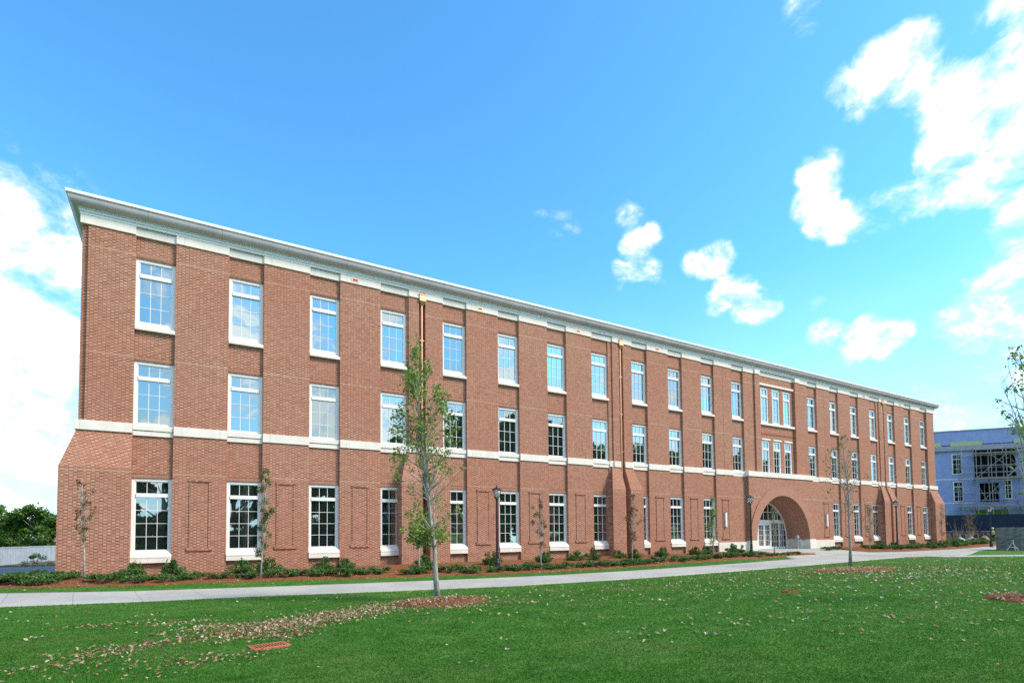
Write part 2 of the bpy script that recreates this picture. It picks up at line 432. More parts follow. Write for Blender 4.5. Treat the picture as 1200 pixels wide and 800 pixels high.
def f_conc(t, b):
    p = poscoord(t); x, y, z = t.sep(p)
    n = t.noise(p, .5, 6, .65); f = t.noise(p, 35, 3, .6)
    s = t.noise(p, 2.5, 5, .7)
    c = t.mix(t.maprange(n, .3, .7), (.33, .325, .30), (.42, .415, .39))
    c = t.mix(t.maprange(s, .54, .72, 0, .6), c, (.25, .235, .205))
    c = t.mix(t.maprange(f, .5, .8, 0, .25), c, (.32, .31, .29))
    j = t.math('FLOORED_MODULO', t.math('ADD', x, t.math('MULTIPLY', y, .12)), 1.85)
    c = t.mix(t.math('LESS_THAN', j, .025), c, (.26, .25, .23))
    setb(t, b, c, .9, spec=.2, bump=f, bstr=.2, bdist=.004)
CONC = mat('concrete', f_conc)
def f_mulch(t, b):
    p = poscoord(t)
    n = t.noise(p, 14, 6, .7, .6); a = t.noise(p, 1.0, 4)
    c = t.ramp(n, [(.25, (.045, .020, .010)), (.45, (.17, .066, .032)), (.6, (.27, .115, .058)), (.8, (.42, .25, .14))])
    c = t.mix(t.maprange(a, .45, .7, 0, .3), c, (.17, .07, .035))
    setb(t, b, c, .95, spec=.1, bump=n, bstr=.9, bdist=.05)
MULCH = mat('pine_straw_mulch', f_mulch)
ASPH = plain('asphalt', (.13, .135, .145), (.18, .185, .20), .85, 8)
DIRT = plain('dirt', (.20, .145, .095), (.33, .25, .17), .95, 2.5, .1)
SOIL = plain('dark_soil', (.035, .030, .026), (.09, .075, .06), .95, 2.5, .1)
FENCEG = plain('grey_panel', (.30, .33, .42), (.38, .41, .49), .6, 2)
NAVY = plain('navy_screen', (.010, .024, .055), (.022, .045, .085), .7, 3)
BLUES = plain('blue_sheathing', (.27, .34, .62), (.33, .40, .67), .65, 1.2)
GREYC = plain('grey_band', (.30, .31, .36), (.40, .41, .45), .8, 3)
YGREEN = plain('yellow_sheathing', (.42, .50, .20), (.52, .58, .28), .7, 3)
GREENS = plain('green_sheathing', (.10, .20, .02), (.16, .28, .03), .7, 3)
WPAINT = plain('white_paint', (.72, .74, .76), (.80, .81, .82), .5, 3)
SCAFM = plain('scaffold_steel', (.22, .22, .22), (.42, .41, .39), .5, 6)
PLANK = plain('scaffold_plank', (.20, .17, .12), (.36, .31, .23), .85, 5)
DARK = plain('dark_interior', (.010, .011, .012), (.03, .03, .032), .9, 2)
def f_wrap(t, b):
    p = poscoord(t); x, y, z = t.sep(p); n = t.noise(t.comb(t.math('MULTIPLY', x, 2.5), t.math('MULTIPLY', y, 2.5), t.math('MULTIPLY', z, .5)), 1.4, 4, .6, .6)
    setb(t, b, t.mix(t.maprange(n, .35, .65), (.12, .12, .12), (.19, .19, .185)), .4, spec=.5, bump=n, bstr=.15, bdist=.04)
WRAP = mat('grey_wrap', f_wrap)
def f_rust(t, b): setb(t, b, t.mix(t.noise(poscoord(t), 18, 4), (.34, .085, .04), (.52, .17, .085)), .8)
RUST = mat('rust_red_iron', f_rust)

# ------------------------------------------------------------------ ground
def axis(segs):
    out = []
    for a, b, s in segs: out += list(np.arange(a, b, s))
    return np.array(out+[segs[-1][1]])
gx = axis([(-900, -120, 130), (-120, -20, 10), (-20, 100, 1.5), (100, 200, 10), (200, 1200, 125)])
gy = axis([(-700, -80, 124), (-80, -36, 4), (-36, 6, .25), (6, 26, 1), (26, 100, 9.25), (100, 1000, 150)])
GXv, GYv = np.meshgrid(gx, gy, indexing='ij')
def ssn(a, b, v):
    t = np.clip((v-a)/(b-a), 0, 1); return t*t*(3-2*t)
def terrn(x, y):
    return -0.05-0.40*ssn(.5, 6.5, -y)+0.40*ssn(11.5, 21, -y)*(1-ssn(30, 50, x))-0.85*ssn(4, 22, y)
V = np.stack([GXv, GYv, terrn(GXv, GYv)], -1).reshape(-1, 3)
nx, ny = len(gx), len(gy)
I, J = np.meshgrid(np.arange(nx-1), np.arange(ny-1), indexing='ij'); I = I.ravel(); J = J.ravel()
F = np.stack([I*ny+J, (I+1)*ny+J, (I+1)*ny+J+1, I*ny+J+1], -1)
tag(mesh_np('ground', V, F, LAWN, smooth=True), 'mown green lawn around the brick building', kind='structure')

def strip(name, near, far, mt, lift, label=None, across=24, step=.5, bumpy=0.0, edge=0.0, seed=1):
    """a sheet draped on the terrain between two polylines (x, y), both sampled at the same x"""
    xs = np.arange(max(near[0][0], far[0][0]), min(near[-1][0], far[-1][0])+1e-6, step)
    yn = np.interp(xs, [p[0] for p in near], [p[1] for p in near]); yf = np.interp(xs, [p[0] for p in far], [p[1] for p in far])
    rg = np.random.default_rng(seed)
    if edge: yn = yn+rg.normal(0, edge, len(xs)); yf = yf+rg.normal(0, edge, len(xs))
    T = np.linspace(0, 1, across+1)
    Y = yn[:, None]+(yf-yn)[:, None]*T[None]; X = np.repeat(xs[:, None], across+1, 1)
    Z = terrn(X, Y)+lift+(rg.random(X.shape)*bumpy*np.sin(np.pi*T)[None])
    Vt = np.stack([X, Y, Z], -1).reshape(-1, 3)
    # skirt along both long edges, so that the sheet has a thickness
    n, k = len(xs), across+1
    a, b = np.meshgrid(np.arange(n-1), np.arange(k-1), indexing='ij'); a = a.ravel(); b = b.ravel()
    Ft = np.stack([a*k+b, (a+1)*k+b, (a+1)*k+b+1, a*k+b+1], -1)
    base = len(Vt); sk = []
    for c in (0, k-1):
        Vs = Vt.reshape(n, k, 3)[:, c].copy(); Vs[:, 2] -= .12; sk.append(Vs)
    Fs = []
    for q, c in enumerate((0, k-1)):
        for i in range(n-1):
            f = [i*k+c, base+q*n+i, base+q*n+i+1, (i+1)*k+c]
            Fs.append(f if c == 0 else f[::-1])
    Vt = np.vstack([Vt]+sk); Ft = np.vstack([Ft, np.array(Fs)])
    return tag(mesh_np(name, Vt, Ft, mt), label, kind='structure')
PATH_NEAR = [(-60, -4.0), (-20, -4.2), (-6, -5.8), (-.9, -7.25), (2.7, -8.3), (6.3, -8.9), (10.5, -10.1), (15.4, -11.2), (19.7, -11.5), (22.6, -11.6), (28.4, -11.45), (35, -11.1), (42.4, -10.45), (51.6, -9.8)]
PATH_FAR = [(-60, -.4), (-20, -.6), (-6, -2.6), (-1.6, -3.9), (2.5, -4.9), (10, -6.1), (15.9, -7.2), (19.9, -7.8), (26.5, -7.75), (34.9, -7.1), (43.1, -6.1), (50, -5.2), (51.6, -5.0)]
strip('footpath', PATH_NEAR, PATH_FAR, CONC, .03, 'pale concrete footpath curving past the building')
strip('entrance_paving', [(43.6, -5.95), (46.2, -5.6), (51.6, -5.0), (51.6001, -9.8), (54, -10.4), (56.6, -11.2)], [(43.6, -5.6), (45.6, -3.0), (46.6, -.3), (56.4, -.3), (56.6, -4.6)], CONC, .026, 'concrete paving in front of the arched entrance', step=.25)
strip('side_footpath', [(56.6, -11.6), (62, -10.4), (70, -8.2), (84, -7.2), (130, -4.0)], [(56.6, -4.6), (62, -5.4), (72, -5.6), (84, -4.8), (130, -1.5)], CONC, .034, 'concrete footpath running on past the far end')
# the cross path leaving the lawn's far corner to the right
cp = []
for k in range(0, 40):
    cp.append((53.6+k*1.0*.854*1.2, -10.3-k*1.0*.52*1.2))
strip('cross_path', [(x, y-1.2) for x, y in cp], [(x, y+1.2) for x, y in cp], CONC, .03, 'narrow concrete path along the far edge of the lawn', across=8)
# mulch beds along the wall
MB_FRONT = [(-4.2, -1.9), (-1.84, -2.69), (-.27, -3.1), (2.2, -3.55), (6.8, -4.0), (12.3, -4.75), (18.9, -5.6), (24.5, -5.8), (28.8, -5.5), (32.4, -5.05), (37.8, -4.85), (43.4, -4.7), (46.0, -4.4), (49.2, -4.35)]
MB_BACK = [(-4.2, 1.0), (-.9, 1.0), (-.6, -.3), (41.9, -.3), (44.0, -1.6), (46.0, -3.0), (49.2, -4.05)]
strip('mulch_bed', MB_FRONT, MB_BACK, MULCH, .05, 'reddish pine straw mulch bed along the brick wall', across=30, step=.25, bumpy=.09, edge=.05)
strip('far_mulch_bed', [(57, -3.6), (61.4, -5.0), (72, -5.1), (84.2, -4.4), (92, -3.4)], [(57, -.4), (83, -.4), (92, -.6)], MULCH, .05, 'mulch bed beyond the entrance', across=16, step=.4, bumpy=.09, edge=.05, seed=4)
strip('service_road', [(-60, 20.5), (-2, 20.5), (30, 20.5)], [(-60, 33), (-2, 36), (30, 38)], ASPH, .02, 'grey service road behind the end of the building', across=4, step=2)
strip('kerb_strip', [(-60, 33.0), (-2, 36.0), (30, 38.0)], [(-60, 36.0), (-2, 37.8), (30, 39.8)], SOIL, .10, 'dark kerb and verge below the grey fence', across=3, step=2)

# ------------------------------------------------------------------ the brick building
bld = empty('brick_building', (0, 0, 0), 'long three-storey red brick building with white cornice and arched entrance', 'building')
BL_X = [2.0+3.873*i for i in range(12)]+[55.97+3.87*j for j in range(7)]
BW = 1.6; XE = 82.85; ZT = 15.72
PIPES = [16.17, 31.93, 70.5]
H3, S3 = 14.71, 11.46; H2, S2 = 9.87, 6.85; H1, S1 = 4.42, .71
wall = MB(); DEEP = .6; ZB = -1.3
YB = .15                                  # recess of the window bays
ex0, ex1 = 46.2, 55.97                    # entrance block
def pier(x0, x1, y0=0.0, z0=ZB, z1=ZT): wall.box(x0, x1, y0, DEEP, z0, z1, skip='ud')
blank = (11, 12)
edges = []
prev = 0.0
for i, x in enumerate(BL_X):
    if i == 12:
        pier(x-.0-8.17+.0, x-.0-8.17+.001) if False else None
    # piers
    if i == 0: wall.box(0, .23, .12, DEEP, ZB, ZT, skip='ud'); pier(.23, x)
    elif i == 12: pass
    else:
        pc = [c for c in PIPES if prev < c < x]
        if pc:
            c = pc[0]
            wall.box(prev, c-.85, .08, DEEP, ZB, ZT, skip='ud')
            pier(c-.85, c-.2); wall.box(c-.2, c+.2, .34, DEEP, ZB, ZT, skip='ud'); pier(c+.2, x)
        else: pier(prev, x)
    # bay
    z_open = ([] if i in blank else [(S1, H1)])+[(S2, H2), (S3, H3)]
    zc = 6.6 if i in blank else ZB
    if i in blank: wall.box(x, x+BW, 0.0, DEEP, ZB, 6.6, skip='d')
    for (a, b) in z_open:
        wall.box(x, x+BW, YB, DEEP, zc, a, skip=''); zc = b
    wall.box(x, x+BW, YB, DEEP, zc, ZT, skip='u')
    prev = x+BW
    if i == 11:                                # centre: pier, pilaster, triple bay, pilaster, pier
        pier(46.2, 47.7, 0, 6.4); pier(54.5, 55.97, 0, 6.4)
        pier(47.7, 48.42, -.12, 6.4); pier(53.78, 54.5, -.12, 6.4)
        TX = [48.82, 50.52, 52.22]; TW = 1.16
        xs = [48.42]+[v for tx in TX for v in (tx, tx+TW)]+[53.78]
        for q in range(0, 8, 2): wall.box(xs[q], xs[q+1], .10, DEEP, 6.4, ZT, skip='ud')
        for tx in TX:
            wall.box(tx, tx+TW, .10, DEEP, 6.4, S2); wall.box(tx, tx+TW, .10, DEEP, H2, S3); wall.box(tx, tx+TW, .10, DEEP, H3, ZT)
        prev = 55.97
pier(prev, XE-.23, -.06); wall.box(XE-.23, XE, .12, DEEP, ZB, ZT, skip='ud')
# end walls, back and roof
wall.box(0.0, .5, DEEP, 22, ZB, ZT, skip='ud'); wall.box(XE-.5, XE, DEEP, 22, ZB, ZT, skip='ud'); wall.box(0.5, XE-.5, 21.5, 22, ZB, ZT, skip='ud')
# entrance block around the arch (springs at ZC)
AX, ZC, RO, RI, YE = 51.085, .85, 4.87, 4.0, -.3
N = 48
def arc(r, k, y): a = math.pi*k/N; return (AX-r*math.cos(a), y, ZC+r*math.sin(a))
ZBT = 6.46
for k in range(N):
    a, b = arc(RO, k, YE), arc(RO, k+1, YE)
    wall.quad(a, b, (b[0], YE, ZBT), (a[0], YE, ZBT))
wall.box(ex0, AX-RO, YE, DEEP, -.3, ZBT, skip='ud') 
wall.box(AX+RO, ex1, YE, DEEP, -.3, ZBT, skip='ud') 
wall.build('wall', BRICK, bld)
# arch ring with stepped orders and barrel
ar = MB(); uvs = []
prof = [(RO, YE), (RO, YE-.075), (RI, YE-.075), (RI, -.10), (3.87, -.10), (3.87, .12), (3.74, .12), (3.74, .34), (3.61, .34), (3.61, 1.74)]
me_v = []; L = 0; plen = [0]
for q in range(1, len(prof)): plen.append(plen[-1]+math.hypot(prof[q][0]-prof[q-1][0], prof[q][1]-prof[q-1][1]))
for q in range(len(prof)-1):
    for k in range(N):
        ar.quad(arc(prof[q][0], k, prof[q][1]), arc(prof[q+1][0], k, prof[q+1][1]), arc(prof[q+1][0], k+1, prof[q+1][1]), arc(prof[q][0], k+1, prof[q][1]))
        rr = 4.4 if q < 3 else 3.7
        s0, s1 = math.pi*k/N*rr, math.pi*(k+1)/N*rr
        uvs += [(plen[q], s0), (plen[q+1], s0), (plen[q+1], s1), (plen[q], s1)]
ao = ar.build('arch', ARCHB, bld)
uvl = ao.data.uv_layers.new(name='UVMap')
for i_, uv in enumerate(uvs): uvl.data[i_].uv = uv
# corner and pipe buttresses
def buttress(xa0, xb0, xa1, xb1, y1=-.55, y0=0.0, z1=4.77, z0=6.45):
    m = MB(); yb = .3
    F_ = [(xa1, y1, ZB), (xb1, y1, ZB), (xb1, y1, z1), (xa1, y1, z1)]
    m.quad(*F_)
    m.quad((xa1, y1, z1), (xb1, y1, z1), (xb0, y0, z0), (xa0, y0, z0))
    m.quad((xa0, y0, z0), (xb0, y0, z0), (xb0, yb, z0), (xa0, yb, z0))
    m.poly([(xa1, yb, ZB), (xa1, y1, ZB), (xa1, y1, z1), (xa0, y0, z0), (xa0, yb, z0), (xa1, yb, z1)])
    m.poly([(xb1, yb, z1), (xb0, yb, z0), (xb0, y0, z0), (xb1, y1, z1), (xb1, y1, ZB), (xb1, yb, ZB)])
    o = m.build('buttress', BRICK, bld)
    return o
buttress(-.03, 2.0-.004, -.55, 2.0-.004)
buttress(XE-1.9, XE+.03, XE-1.9, XE+.55)
for c in PIPES:
    buttress(c-1.0, c-.2, c-1.5, c-.24); buttress(c+.2, c+1.0, c+.24, c+1.5)
# pale brick courses on the piers at the heads of each row of windows
lc = MB(); jn = MB(); pn = MB()
def plain_piers():
    out = [(.23, BL_X[0], 0)]
    for i in range(1, 19):
        if i == 12: continue
        p0, p1 = BL_X[i-1]+BW, BL_X[i]
        c = [q for q in PIPES if p0 < q < p1]
        if c: out += [(c[0]-.85, c[0]-.2, 1), (c[0]+.2, p1, 1)]
        else: out.append((p0, p1, 0))
    out += [(46.2, 47.7, 2), (54.5, 55.97, 2), (81.0, XE-.23, 3)]
    return out
# blind panels on the ground-floor piers and slim joints
def panel(x0, x1):
    t = .035
    m = MB(); z0, z1 = 1.16, 4.33
    m.box(x0, x0+.09, -t, .02, z0, z1); m.box(x1-.09, x1, -t, .02, z0, z1)
    m.box(x0-.1, x1+.1, -.05, .02, z0-.13, z0); m.box(x0-.03, x1+.03, -.06, .02, z1, z1+.10)
    m.box(x0+.09, x1-.09, -.010, .02, z0, z1)
    o = m.build('blind_panel', BRICK, bld)
    s = MB(); s.box(x0-.06, x1+.06, -.052, .0, z0-.16, z0-.132); s.build('dentil_course', SOLD, o)
    s = MB(); s.box(x0+.02, x1-.02, -.045, .0, z1-.03, z1-.002); s.build('dentil_course', SOLD, o)
ppanel = []
for i in range(1, 19):
    if i == 12: continue
    p0, p1 = BL_X[i-1]+BW, BL_X[i]
    if any(p0 < q < p1 for q in PIPES): continue
    if i == 13: continue
    mx = (p0+p1)/2; panel(mx-.45, mx+.45); ppanel.append(mx)
p13 = (BL_X[12]+BW+BL_X[13])/2; panel(p13-.45, p13+.45)
for x in (43.45, p13+.15):
    j = MB(); j.box(x, x+.025, -.004, .01, 6.95, 15.6); j.build('expansion_joint', JOINT, bld)
# plinth of the entrance, jambs
pl = MB()
pl.box(BL_X[10]+BW+.05, ex0-.04, -.10, .2, -.6, .75)
pl.box(ex0-.04, AX-RI, YE-.09, .3, -.6, ZC)
pr_ = MB(); pr_.box(ex1+.04, BL_X[13]-.02, -.10, .2, -.6, .75); pr_.box(AX+RI, ex1+.04, YE-.09, .3, -.6, ZC)
for s in (-1, 1):
    for (r0, y0, y1) in ((3.87, -.1+.4, .5), ):
        pass
    xj = AX+s*3.61; xo = AX+s*RI
    x0, x1 = min(xj, xo), max(xj, xo)
    (pl if s < 0 else pr_).box(x0, x1, .30, 1.74, -.6, ZC, skip='')
pl.build('plinth', STONE, bld); pr_.build('plinth', STONE, bld)
porch = MB(); porch.box(AX-3.6, AX+3.6, -.6, 2.0, -.5, -.035); porch.build('porch_floor', CONC, bld)
# belt course
bt = MB()
def belt(x0, x1, y, z0=6.45, z1=6.88): bt.box(x0, x1, y, DEEP-.02, z0, z1)
belt(-.11, BL_X[0]-.003, -.09)
for (p0, p1, k) in plain_piers():
    if k == 0 and p0 < 1: continue
    if k in (2, 3): continue
    if k == 1: belt(p0+.003, p1-.003, -.08)
    else: belt(p0+.003, p1-.003, -.06)
for c in PIPES:
    p0 = max(x+BW for x in BL_X if x+BW < c); bt.box(p0+.003, c-.853, .0, DEEP-.02, 6.45, 6.88); bt.box(c-.21, c+.21, .30, DEEP-.02, 6.47, 6.86)
for i, x in enumerate(BL_X):
    if i in blank:
        bt.box(x, x+BW, -.03, DEEP-.02, 6.62, 6.86); bt.box(x, x+BW, -.02, DEEP-.02, 6.40, 6.60)
    else:
        bt.box(x, x+BW, .03, DEEP-.02, 6.62, 6.85); bt.box(x, x+BW, .07, DEEP-.02, 6.37, 6.60)
bt.box(ex0-.05, ex1+.05, YE-.08, DEEP-.02, 6.46, 6.90)
belt(BL_X[-1]+BW+.003, XE+.11, -.12)
bt.build('belt_course', STONE, bld, bevel=.008)
# frieze and cornice
fz = MB()
def frz(x0, x1, y): fz.box(x0, x1, y, DEEP, ZT, 16.14, skip='u')
frz(-.06, BL_X[0], -.06)
for (p0, p1, k) in plain_piers():
    if k == 0 and p0 < 1: continue
    if k == 3: continue
    frz(p0, p1, -.06)
for c in PIPES:
    p0 = max(x+BW for x in BL_X if x+BW < c); frz(p0, c-.85, .03); frz(c-.2, c+.2, .03)
for x in BL_X: frz(x, x+BW, .035)
frz(47.7, 48.42, -.17); frz(53.78, 54.5, -.17); frz(48.42, 53.78, .05)
frz(prev, XE+.06, -.12)
fz.box(-.06, .5, DEEP, 22.06, ZT, 16.14, skip='u'); fz.box(XE-.5, XE+.06, DEEP, 22.06, ZT, 16.14, skip='u')
fz.build('frieze', STONE, bld)
co = MB()
cpf = [(.02, 16.10), (.085, 16.12), (.085, 16.20), (.065, 16.205), (.065, 16.225), (.12, 16.235), (.12, 16.315), (.10, 16.32), (.10, 16.335), (.17, 16.345), (.17, 16.375)]
for q in range(0, 11):                        # crown: convex moulding sweeping out to the fascia
    a = math.pi/2*q/10
    cpf.append((.185+.30*math.sin(a)**.9*1.0, 16.385+.33*(1-math.cos(a))))
cpf += [(.505, 16.73), (.505, 16.745), (.545, 16.75), (.545, 16.875), (.40, 16.89)]
loops = []
for o_, z in cpf: loops.append([(-o_, -o_, z), (XE+o_, -o_, z), (XE+o_, 22+o_, z), (-o_, 22+o_, z)])
for q in range(len(loops)-1):
    for k in range(4):
        co.quad(loops[q][k], loops[q][(k+1) % 4], loops[q+1][(k+1) % 4], loops[q+1][k], 1 if 10 <= q <= 21 else 0)
co.quad(*loops[-1])
co.build('cornice', [FRAME, CORN], bld)
# copper scuppers in the frieze, downpipes
for x in (12.15, 20.05, 27.9, 35.7, 66.5, 74.4):
    s = MB(); s.box(x-.20, x+.20, -.075, .0, 15.82, 16.02)
    so = s.build('scupper', COPPER, bld); d = MB(); d.box(x-.14, x+.14, -.08, -.06, 15.87, 15.965); d.build('opening', JOINT, so)
for c in PIPES:
    m = MB(); yy = .10
    m.tube([(c, yy, 15.4), (c, yy, -.2)], .075, 12)
    for z in (13.2, 10.4, 7.6, 5.0, 2.4): m.box(c-.13, c+.13, yy-.06, yy+.26, z, z+.06)
    o = m.build('downpipe', COPPER, bld, smooth=False)
    h = MB(); h.box(c-.20, c+.20, -.12, .30, 15.58, 15.95); h.box(c-.23, c+.23, -.15, .32, 15.95, 16.0)
    i0 = len(h.v); h.v += [(c-.20, -.12, 15.58), (c+.20, -.12, 15.58), (c+.20, .30, 15.58), (c-.20, .30, 15.58), (c-.09, .02, 15.33), (c+.09, .02, 15.33), (c+.09, .2, 15.33), (c-.09, .2, 15.33)]
    for f in ((0, 1, 5, 4), (1, 2, 6, 5), (2, 3, 7, 6), (3, 0, 4, 7)): h.f.append(tuple(i0+v for v in (f[0], f[3], f[2], f[1]))); h.m.append(0)
    h.build('leader_head', COPPER, o)

# windows: frame (with glazing bars) > pane, sill, lintel; one of each kind, then copies
def make_window(kind):
    wd = 1.16 if kind == 'slim' else BW
    rows = 4 if kind == 'ground' else 3
    ht = {'upper': H3-S3, 'middle': H2-S2, 'ground': H1-S1, 'slim': H3-S3, 'slimmid': H2-S2}[kind if kind != 'slim' else 'slim']
    return wd, rows, ht
def window(kind, x, z0, z1, wd, rows, colsn, bottom, glass, sill, y_off=0.0, proto={}):
    key = (kind,)
    if key in proto:
        o = copy_tree(proto[key], bld); o.location = (x, y_off, z0); return o
    ht = z1-z0; m = MB(); fw = .13
    y0, y1 = .20, .36; yg = .285
    gx0, gx1 = fw, wd-fw
    m.box(0, fw, y0, y1, 0, ht); m.box(wd-fw, wd, y0, y1, 0, ht)
    m.box(fw, wd-fw, y0, y1, ht-.14, ht); m.box(fw, wd-fw, y0, y1, 0, bottom)
    # inner sash rail, set back
    sw = .04; ys = y0+.035
    m.box(gx0, gx0+sw, ys, y1-.01, bottom, ht-.14); m.box(gx1-sw, gx1, ys, y1-.01, bottom, ht-.14)
    zt0, zt1 = ht-.88, ht-.70
    m.box(gx0+sw, gx1-sw, y0-.02, y1-.012, zt0, zt1)
    m.box(gx0+sw, gx1-sw, ys, y1-.012, bottom, bottom+.05); m.box(gx0+sw, gx1-sw, ys, y1-.012, ht-.18, ht-.14)
    gl0, gl1 = bottom+.05, zt0
    b = .011; ym = ys+.02
    X0, X1 = gx0+sw, gx1-sw
    for q in range(1, colsn):
        xx = X0+(X1-X0)*q/colsn
        m.box(xx-b, xx+b, ym, yg+.012, gl0, gl1); m.box(xx-b, xx+b, ym, yg+.012, zt1, ht-.18)
    for q in range(1, rows):
        z = gl0+(gl1-gl0)*q/rows; m.box(X0, X1, ym+.004, yg+.010, z-b, z+b)
    o = m.build('window', FRAME, bld, loc=(x, y_off, z0))
    g = MB()
    g.quad((X0, yg, gl0), (X1, yg, gl0), (X1, yg, gl1), (X0, yg, gl1)); g.quad((X0, yg, zt1), (X1, yg, zt1), (X1, yg, ht-.18), (X0, yg, ht-.18))
    g.build('pane', glass, o)
    bk = MB(); bk.box(.02, wd-.02, y1+.004, y1+.03, 0, ht); bk.build('dark_backing', DARK, o)  # flat dark board behind the panes, standing in for the unlit room
    if sill == 'upper':
        s = MB(); s.box(-.03 if False else 0.002, wd-.002, -.02, .30, -.165, -.016); s.box(.006, wd-.006, .05, .26, -.016, .04)
        s.build('sill', STONE, o, bevel=.006)
    elif sill == 'ground':
        s = MB(); y_a, y_b = .17, -.05
        pr = [(y_b, -.21), (y_b, .02), (y_b-.012, .02), (y_b-.012, .07), (y_a, .34), (.3, .34), (.3, -.21)]
        s.poly([(.002, a, c) for a, c in reversed(pr)]); s.poly([(wd-.002, a, c) for a, c in pr])
        for q in range(len(pr)):
            a, c = pr[q], pr[(q+1) % len(pr)]
            s.quad((.002, *a), (wd-.002, *a), (wd-.002, *c), (.002, *c))
        s.build('sill', STONE, o)
    if kind in ('upper', 'middle', 'ground'):
        s = MB(); s.box(.004, wd-.004, YB-.015, .3, ht+.002, ht+.22); s.build('lintel', SOLD, o)
    proto[key] = o
    return o
for i, x in enumerate(BL_X):
    window('upper', x, S3, H3, BW, 3, 3, .24, GLASS, 'upper')
    window('middle', x, S2, H2, BW, 3, 3, .09, GLASS, None)
    if i not in blank: window('ground', x, S1, H1, BW, 4, 3, .34, GLASS, 'ground')
for tx in TX:
    window('slim', tx, S3, H3, TW, 3, 2, .12, GLASS, None, -.05); window('slimmid', tx, S2, H2, TW, 3, 2, .09, GLASS, None, -.05)
for bx_ in ((48.43, 53.77, -.02, .3, 14.86, 15.04), (48.43, 53.77, -.06, .3, 11.24, 11.44)):
    tr = MB(); tr.box(*bx_); tr.build('stone_band', STONE, bld, bevel=.006)
for tx in TX:
    tr = MB(); tr.box(tx-.05, tx+TW+.05, .05, .3, H2+.02, H2+.16); tr.build('stone_lintel', STONE, bld, bevel=.006)
hd = MB(); hd.box(48.5, 53.7, .07, .2, 10.42, 10.56); hd.build('corbel_course', SOLD, bld)

# entrance: glazed screen at the back of the porch
en = MB(); yd = 1.68; RD = 3.61
for k in range(N):
    p = [arc(RD, k, yd), arc(RD-.14, k, yd), arc(RD-.14, k+1, yd), arc(RD, k+1, yd)]
    en.quad(*p); en.quad(arc(RD-.14, k, yd), arc(RD-.14, k, yd+.1), arc(RD-.14, k+1, yd+.1), arc(RD-.14, k+1, yd))
en.box(AX-RD, AX-RD+.14, yd, yd+.1, -.03, ZC); en.box(AX+RD-.14, AX+RD, yd, yd+.1, -.03, ZC)
zt = 2.38; half = math.sqrt(max(.1, (RD-.14)**2-(zt-ZC)**2))
en.box(AX-half, AX+half, yd-.04, yd+.1, zt, zt+.34)
for x in (-2.35, -1.02, 1.02, 2.35):
    en.box(AX+x-.07, AX+x+.07, yd-.02, yd+.1, -.03, zt)
for x in (-1.7, 1.7, ): pass
# fanlight bars
for k in range(-4, 5):
    x = k*.72; top = math.sqrt((RD-.14)**2-x*x)+ZC
    if top > zt+.4: en.box(AX+x-.025, AX+x+.025, yd+.01, yd+.09, zt+.34, top)
for z in (3.45, ): 
    hw = math.sqrt((RD-.14)**2-(z-ZC)**2); en.box(AX-hw, AX+hw, yd+.012, yd+.088, z-.025, z+.025)
for s in (-1, 1):
    for xa, xb in ((1.09, 2.28), (2.42, 3.3)):
        x0, x1 = AX+min(s*xa, s*xb), AX+max(s*xa, s*xb)
        en.box(x0, x1, yd+.004, yd+.09, -.03, .16)
        for q in (1, 2): xx = x0+(x1-x0)*q/3; en.box(xx-.014, xx+.014, yd+.01, yd+.08, .16, zt)
        for z in (.7, 1.26, 1.82): en.box(x0, x1, yd+.012, yd+.078, z-.014, z+.014)
eno = en.build('entrance_screen', FRAME, bld)
gg = MB()
for k in range(N): 
    a, b = arc(RD-.10, k, yd+.07), arc(RD-.10, k+1, yd+.07); gg.quad(a, (a[0], yd+.07, -.03), (b[0], yd+.07, -.03), b)
gg.build('glazing', GLASSD, eno)
for s in (-1, 1):
    d = MB(); x0, x1 = (AX-.95, AX-.012) if s < 0 else (AX+.012, AX+.95)
    y = yd-.03
    d.box(x0, x0+.13, y, y+.08, -.02, zt-.02); d.box(x1-.13, x1, y, y+.08, -.02, zt-.02)
    d.box(x0+.13, x1-.13, y, y+.08, -.02, .28); d.box(x0+.13, x1-.13, y, y+.08, zt-.16, zt-.02)
    for q in (1, 2): xx = x0+.13+(x1-x0-.26)*q/3; d.box(xx-.014, xx+.014, y+.02, y+.06, .28, zt-.16)
    for z in (.78, 1.28, 1.75): d.box(x0+.13, x1-.13, y+.022, y+.058, z-.014, z+.014)
    hx = x1-.07 if s < 0 else x0+.07
    d.tube([(hx, y-.05, .95), (hx, y-.05, 1.45)], .016, 8); d.tube([(hx, y, 1.0), (hx, y-.05, 1.0)], .012, 6); d.tube([(hx, y, 1.4), (hx, y-.05, 1.4)], .012, 6)
    d.build('door_leaf', FRAME, eno)
# wall sconces on two blind panels
SCG = mat('sconce_diffuser', lambda t, b: setb(t, b, (.85, .86, .86), .3))
for x in ((BL_X[10]+BW+BL_X[11])/2-.15, p13-.1):
    m = MB(); m.box(x-.10, x+.10, -.16, -.01, 2.05, 3.25)
    o = m.build('wall_sconce', SCG, bld, bevel=.02); e = MB(); e.box(x-.11, x+.11, -.17, .0, 3.25, 3.30); e.box(x-.11, x+.11, -.17, .0, 2.0, 2.05); e.build('sconce_cap', SCAFM, o)

